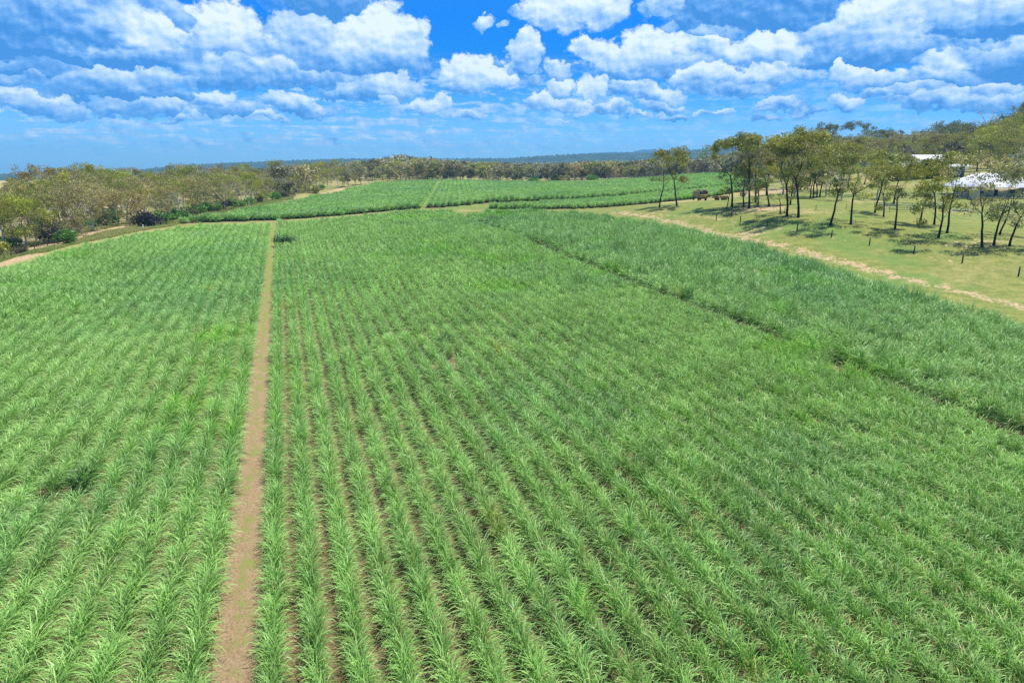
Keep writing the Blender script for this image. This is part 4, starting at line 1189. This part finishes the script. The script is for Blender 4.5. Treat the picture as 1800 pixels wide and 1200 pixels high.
def wire_fence(label, pts, hgt, thick, mt, strainers=(), rails=None, wires=(0.35, 0.75, 1.1), post_name='post'):
    root = empty('fence', (pts[0][0], pts[0][1], Hs(pts[0][0], pts[0][1])))
    tag(root, label, 'fence')
    o3 = np.array(root.location)
    for i, p in enumerate(pts):
        th = thick * (2.4 if i in strainers else 1)
        hh = hgt * (1.15 if i in strainers else 1)
        b = MB(); z = Hs(p[0], p[1])
        bend = rng.normal(0, 0.03, 2)
        b.tube([(p[0] - o3[0], p[1] - o3[1], z - .3 - o3[2]), (p[0] + bend[0] * .5 - o3[0], p[1] + bend[1] * .5 - o3[1], z + hh * .5 - o3[2]), (p[0] + bend[0] - o3[0], p[1] + bend[1] - o3[1], z + hh - o3[2])], [th, th * .95, th * .9], 7)
        b.build(post_name, mt, root)
    for w in wires:
        b = MB(); line = []
        for i in range(len(pts) - 1):
            for t in np.linspace(0, 1, 5)[:-1]:
                q = np.array(pts[i][:2]) * (1 - t) + np.array(pts[i + 1][:2]) * t
                line.append((q[0] - o3[0], q[1] - o3[1], Hs(q[0], q[1]) + w * hgt / 1.2 - 0.04 * math.sin(t * math.pi) - o3[2]))
        q = pts[-1]; line.append((q[0] - o3[0], q[1] - o3[1], Hs(q[0], q[1]) + w * hgt / 1.2 - o3[2]))
        b.tube(line, rails[0] if rails else 0.006, 5)
        b.build('rail' if rails else 'wire', rails[1] if rails else M['wire'], root)
    return root
wire_fence('wire fence of thin weathered posts running beside the grassy farm track', fence_line, 1.45, 0.11, M['post_wood'])
side = hits([(1286, 381), (1328.5, 377), (1379, 375), (1434, 370), (1487, 368), (1537, 364)])
wire_fence('wire fence leading back from the thick grey corner post', side, 1.25, 0.06, M['post_wood'], strainers=(0,))
lf = hits([(-40, 468), (8, 456), (20, 452), (62, 442), (84, 433), (130, 424), (142, 408)])
wire_fence('old wire fence of dark posts between the left track and the cane', lf, 1.3, 0.07, M['post_dark'])
yard = hits([(1545, 369), (1563, 372), (1600, 373), (1623, 371), (1641, 369), (1662, 360)])
wire_fence('grey four-rail stockyard fence in the middle of the paddock', yard, 1.7, 0.07, M['rail'], rails=(0.05, M['rail']), wires=(0.35, 0.65, 0.95, 1.2))
yard2 = hits([(1545, 351), (1575, 351), (1605, 350), (1640, 350), (1664, 350), (1686, 352), (1707, 350)])
wire_fence('grey rail fence further back, ending at the water tank', yard2, 1.7, 0.07, M['rail'], rails=(0.05, M['rail']), wires=(0.35, 0.65, 0.95, 1.2))

# ------------------------------------------------------------------ farm buildings
def gable(b, x0, x1, y0, y1, ze, zr, over=0.5, th=0.12, hip=0.0):
    """roof with its ridge along x"""
    ym = (y0 + y1) / 2; x0 -= over; x1 += over; y0 -= over; y1 += over
    rx0, rx1 = x0 + hip, x1 - hip
    V = np.array([[x0, y0, ze], [x1, y0, ze], [x1, y1, ze], [x0, y1, ze], [rx0, ym, zr], [rx1, ym, zr]])
    V2 = V - np.array([0, 0, th])
    b.poly(np.concatenate([V, V2]), [(0, 1, 5, 4), (2, 3, 4, 5), (7, 6, 10, 11), (9, 8, 11, 10), (0, 6, 7, 1), (1, 7, 8, 2), (2, 8, 9, 3), (3, 9, 6, 0)], [(3, 0, 4), (1, 2, 5), (6, 9, 10), (8, 7, 11)])
def corrugate(b, x0, x1, y0, y1, ze, zr, over, n, hip=0.0):
    ym = (y0 + y1) / 2
    for i in range(n + 1):
        x = x0 - over + (x1 - x0 + 2 * over) * i / n
        f = 1.0
        if hip > 0:
            dx = min(x - (x0 - over), (x1 + over) - x); f = min(1, dx / hip)
        for yy in (y0 - over, y1 + over):
            ye = yy + (ym - yy) * f; zz = ze + (zr - ze) * f
            if f > 0.05: b.tube([(x, yy, ze + .02), (x, ye, zz + .02)], 0.035, 4)
def on_ground(px, py): return hit(px, py)

# white roofed house on the right
hp = on_ground(1752, 347)
house = empty('farmhouse', (hp[0], hp[1], hp[2] - 0.05), R(-8))
tag(house, 'low farmhouse with broad white metal roof and open dark verandah', 'house')
b = MB(); b.box((0.5, 3.5, 1.35), (15.5, 7.5, 2.7)); w_ = b.build('wall', M['cream'], house)
b = MB(); gable(b, -9.5, 10.5, -2.2, 9.5, 2.75, 6.2, 0.5, 0.14, hip=5.5); rf = b.build('roof', M['white_metal'], house)
b = MB(); corrugate(b, -9.5, 10.5, -2.2, 9.5, 2.75, 6.2, 0.5, 46, 5.5); b.build('ribs', M['white_metal'], rf)
b = MB(); b.tube([(-10, -2.78, 2.66), (11, -2.78, 2.66)], 0.07, 6); b.build('gutter', M['white_metal'], rf)
for x in (-9.0, -5.5, -2.0, 1.5, 5.0, 8.5):
    b = MB(); b.box((x, -2.1, 1.31), (0.14, 0.14, 2.56)); b.build('verandah_post', M['rail'], house)
for x in (-4.2, 3.4, 6.2):
    b = MB(); b.box((x, -0.27, 1.55), (1.5, 0.06, 1.1)); wn = b.build('window', M['white_metal'], house)
    b = MB(); b.box((x, -0.305, 1.55), (1.32, 0.02, 0.94)); b.build('pane', M['glass'], wn)
b = MB(); b.box((-0.6, -0.27, 1.05), (1.0, 0.06, 2.08)); b.build('door', M['dark_gap'], house)
b = MB(); b.box((0.5, -1.2, 0.06), (19.5, 2.0, 0.14)); b.build('verandah_floor', M['cream'], house)
# second roof wing on the right
b = MB(); gable(b, 7.0, 17.0, 3.2, 11.5, 3.6, 7.4, 0.4, 0.14, hip=3.0); b.build('roof', M['white_metal'], house)
b = MB(); b.box((12.2, 7.3, 1.75), (8.6, 6.8, 3.5)); b.build('wall', M['blue_steel'], house)
# water tank
tp = on_ground(1711, 351)
tank = empty('water_tank', (tp[0], tp[1], tp[2] - 0.05))
tag(tank, 'round pale corrugated water tank at the left end of the house', 'water tank')
b = MB()
zz = np.linspace(0, 2.5, 34); rr = 1.15 + 0.02 * np.sin(zz * 2 * math.pi / 0.15)
b.tube([(0, 0, z) for z in zz], rr, 28); b.build('barrel', M['cream'], tank, True)
b = MB(); b.tube([(0, 0, 2.5), (0, 0, 2.62), (0, 0, 2.85)], [1.2, 1.15, 0.15], 28); b.build('lid', M['white_metal'], tank)
# blue-grey shed behind
sp = on_ground(1632, 313)
shed = empty('farm_shed', (sp[0], sp[1], sp[2] - 0.1), R(-6)); shed.scale = (1.05, 1.0, 1.2)
tag(shed, 'long blue-grey farm shed with white roof behind the paddock gums', 'shed')
b = MB(); b.box((0, 5, 2.2), (21, 10, 4.4)); b.build('wall', M['blue_steel'], shed)
b = MB(); gable(b, -10.5, 10.5, 0, 10, 4.42, 6.4, 0.4, 0.12); rf = b.build('roof', M['white_metal'], shed)
b = MB(); corrugate(b, -10.5, 10.5, 0, 10, 4.42, 6.4, 0.4, 50); b.build('ribs', M['white_metal'], rf)
for s_ in (-1, 1):
    b = MB(); b.poly([(s_ * 10.48, 0, 4.35), (s_ * 10.48, 10, 4.35), (s_ * 10.48, 5, 6.3), (s_ * 10.3, 0, 4.35), (s_ * 10.3, 10, 4.35), (s_ * 10.3, 5, 6.3)], [(0, 1, 4, 3), (1, 2, 5, 4), (2, 0, 3, 5)], [(0, 1, 2), (5, 4, 3)]); b.build('gable_end', M['blue_steel'], shed)
for x in (-6.5, 0, 6.5):
    b = MB(); b.box((x, -0.04, 1.75), (4.6, 0.08, 3.5)); b.build('roller_door', M['dark_gap'] if x == 0 else M['rail'], shed)
b = MB(); b.poly([(-10.9, -0.5, 4.0), (10.9, -0.5, 4.0), (10.9, -3.6, 3.2), (-10.9, -3.6, 3.2), (-10.9, -0.5, 3.9), (10.9, -0.5, 3.9), (10.9, -3.6, 3.1), (-10.9, -3.6, 3.1)], [(0, 3, 2, 1), (4, 5, 6, 7), (0, 1, 5, 4), (1, 2, 6, 5), (2, 3, 7, 6), (3, 0, 4, 7)])
b.build('awning', M['white_metal'], shed)
for x in (-10.4, -5.2, 0, 5.2, 10.4):
    b = MB(); b.tube([(x, -3.4, 0), (x, -3.4, 3.12)], .06, 6); b.build('awning_post', M['rail'], shed)
# stack of timber
kp = on_ground(1690, 371)
stk = empty('timber_stack', (kp[0], kp[1], kp[2]), R(12))
tag(stk, 'loose heap of grey sawn timber lying on the grass below the water tank', 'timber stack')
for i in range(14):
    b = MB(); L = random.uniform(2.0, 4.2)
    b.box((random.uniform(-.5, .5), -0.8 + (i % 7) * 0.26, 0.1 + 0.16 * (i // 7)), (L, 0.2, 0.14), random.uniform(-.12, .12), 0.01); b.build('plank', M['rail'], stk)

# ------------------------------------------------------------------ truck and trailer
M['tan_paint'] = simple('sun_faded_tan_paint', (0.34, 0.25, 0.075), 0.55, 0.4, var=0.25, scale=1.4)
M['rubber'] = simple('tyre_rubber', (0.02, 0.02, 0.02), 0.85, 0.2)
M['chassis'] = simple('dark_chassis', (0.04, 0.038, 0.035), 0.7, 0.3)
M['red_glass'] = simple('red_lens', (0.35, 0.02, 0.015), 0.3, 0.5)
M['canvas'] = simple('grey_canvas', (0.16, 0.155, 0.14), 0.9, 0.1, var=0.3, scale=2)
def wheel(parent, x, y, r, w):
    b = MB(); b.tube([(x - w / 2, y, r), (x - w / 2 + .04, y, r), (x, y, r), (x + w / 2 - .04, y, r), (x + w / 2, y, r)], [r * .9, r, r * 1.01, r, r * .9], 20)
    o = b.build('wheel', M['rubber'], parent, False)
    b = MB(); b.tube([(x - w / 2 - .02, y, r), (x + w / 2 + .02, y, r)], r * .5, 14); b.build('rim', M['rail'], o)
tkp = on_ground(1236, 353)
truck = empty('truck', (tkp[0], tkp[1], tkp[2] - 0.02), R(6))
tag(truck, 'boxy tan farm truck seen from behind, parked on the grass right of the lone gums', 'truck')
S_ = 1.12
def B_(name, mt, boxes, parent=truck, ch=0.03):
    b = MB()
    for c, s in boxes: b.box([q * S_ for q in c], [q * S_ for q in s], 0, ch)
    return b.build(name, mt, parent)
B_('chassis', M['chassis'], [((-0.45, 2.8, 0.72), (0.12, 5.6, 0.2)), ((0.45, 2.8, 0.72), (0.12, 5.6, 0.2)), ((0, 0.05, 0.62), (2.1, 0.14, 0.2))])
body = B_('cargo_body', M['tan_paint'], [((0, 1.75, 0.92), (2.45, 3.5, 0.16)), ((-1.17, 1.75, 1.55), (0.09, 3.5, 1.1)), ((1.17, 1.75, 1.55), (0.09, 3.5, 1.1)), ((0, 3.42, 1.55), (2.25, 0.09, 1.1)), ((-1.17, 0.06, 2.2), (0.11, 0.11, 0.9)), ((1.17, 0.06, 2.2), (0.11, 0.11, 0.9))])
B_('tailgate', M['tan_paint'], [((0, 0.0, 1.35), (2.2, 0.07, 0.75))], body)
b = MB()
arc = [(-1.22, 1.9), (-1.2, 2.45), (-0.95, 2.72), (0, 2.82), (0.95, 2.72), (1.2, 2.45), (1.22, 1.9)]
V = [(x * S_, y * S_, z * S_) for y in (0.15, 3.45) for (x, z) in arc] + [(x * .96 * S_, y * S_, (z - .05) * S_) for y in (0.15, 3.45) for (x, z) in arc]
q = [(i, i + 1, i + 8, i + 7) for i in range(6)] + [(14 + i + 1, 14 + i, 21 + i, 21 + i + 1) for i in range(6)] + [(i + 1, i, 14 + i, 14 + i + 1) for i in range(6)]
b.poly(V, q); b.build('canopy', M['tan_paint'], truck)
B_('canopy_roof', M['canvas'], [((0, 1.8, 2.86), (2.0, 3.3, 0.07))])
B_('rear_window', M['glass'], [((0, 0.2, 2.2), (1.5, 0.04, 0.55))])
B_('cab', M['tan_paint'], [((0, 4.5, 1.45), (2.2, 1.7, 1.1)), ((0, 4.4, 2.3), (2.0, 1.4, 0.7)), ((0, 5.6, 1.2), (1.9, 0.9, 0.8))], ch=0.1)
for s_ in (-1, 1):
    B_('taillight', M['red_glass'], [((s_ * 0.98, -0.06, 0.92), (0.22, 0.05, 0.13))])
    B_('mudguard', M['chassis'], [((s_ * 1.0, 0.55, 0.98 - .2), (0.42, 0.9, 0.04))])
    B_('mirror', M['chassis'], [((s_ * 1.4, 4.9, 2.0), (0.2, 0.06, 0.35))])
    wheel(truck, s_ * 1.0 * S_, 0.9 * S_, 0.52 * S_, 0.36); wheel(truck, s_ * 1.0 * S_, 4.6 * S_, 0.52 * S_, 0.34)
B_('bumper', M['chassis'], [((0, -0.12, 0.6), (2.3, 0.12, 0.18))])
trp = on_ground(1266, 352)
tr = empty('trailer', (trp[0], trp[1], trp[2]), R(4))
tag(tr, 'low rusty flat trailer loaded with brown scrap, standing right of the truck', 'trailer')
M['rust'] = simple('rusty_brown', (0.20, 0.12, 0.06), 0.9, 0.2, var=0.4, scale=2)
b = MB(); b.box((0, 0, 0.66), (4.2, 1.9, 0.14), 0, .02); b.box((0, -.9, .82), (4.2, .06, .22)); b.box((0, .9, .82), (4.2, .06, .22)); b.build('bed', M['rust'], tr)
b = MB(); b.tube([(-2.1, 0, .6), (-3.2, 0, .5)], .06, 6); b.build('drawbar', M['chassis'], tr)
for x in (-1.0, 0.9):
    for y in (-.86, .86):
        b = MB(); b.tube([(x, y - .12, .38), (x, y + .12, .38)], .38, 16); b.build('wheel', M['rubber'], tr)
b = MB()
for i in range(9): b.box((random.uniform(-1.7, 1.7), random.uniform(-.6, .6), 0.98 + random.uniform(0, .15)), (random.uniform(.4, 1.1), random.uniform(.3, .8), random.uniform(.25, .5)), random.uniform(0, 3), .04)
b.build('load', M['rust'], tr)

# white marker pegs in the cane
M['white_plastic'] = simple('white_plastic', (0.8, 0.8, 0.78), 0.5, 0.4, var=.05)
def hydrant(px, py, label):
    p = hit(px, py)
    r = empty('irrigation_riser', (p[0], p[1], Hs(p[0], p[1])))
    tag(r, label, 'irrigation riser', 'irrigation risers beside the cane')
    b = MB(); b.tube([(0, 0, -.1), (0, 0, .9)], .09, 10); b.build('pipe', M['white_plastic'], r)
    b = MB(); b.tube([(0, 0, .9), (0, 0, 1.0), (0, 0, 1.08)], [.14, .14, .06], 10); b.build('cap', M['white_plastic'], r)
hydrant(491, 446, 'short white standpipe beside the path by a dark cane clump')
hydrant(252, 403, 'short white standpipe in front of the purple-grey bush')

# ------------------------------------------------------------------ haze
def haze():
    b = MB(); b.box((0, 3300, 100), (16000, 7800, 280))
    m_, g, out = mat('haze_air')
    pv = g.new('ShaderNodeVolumePrincipled')
    pv.inputs['Color'].default_value = (0.20, 0.62, 1.0, 1)
    pv.inputs['Density'].default_value = 0.00016
    pv.inputs['Anisotropy'].default_value = 0.0
    g.l.new(pv.outputs[0], out.inputs['Volume'])
    o = b.build('haze', m_)
    tag(o, kind='stuff', label='thin blue air haze over the far hills')
haze()
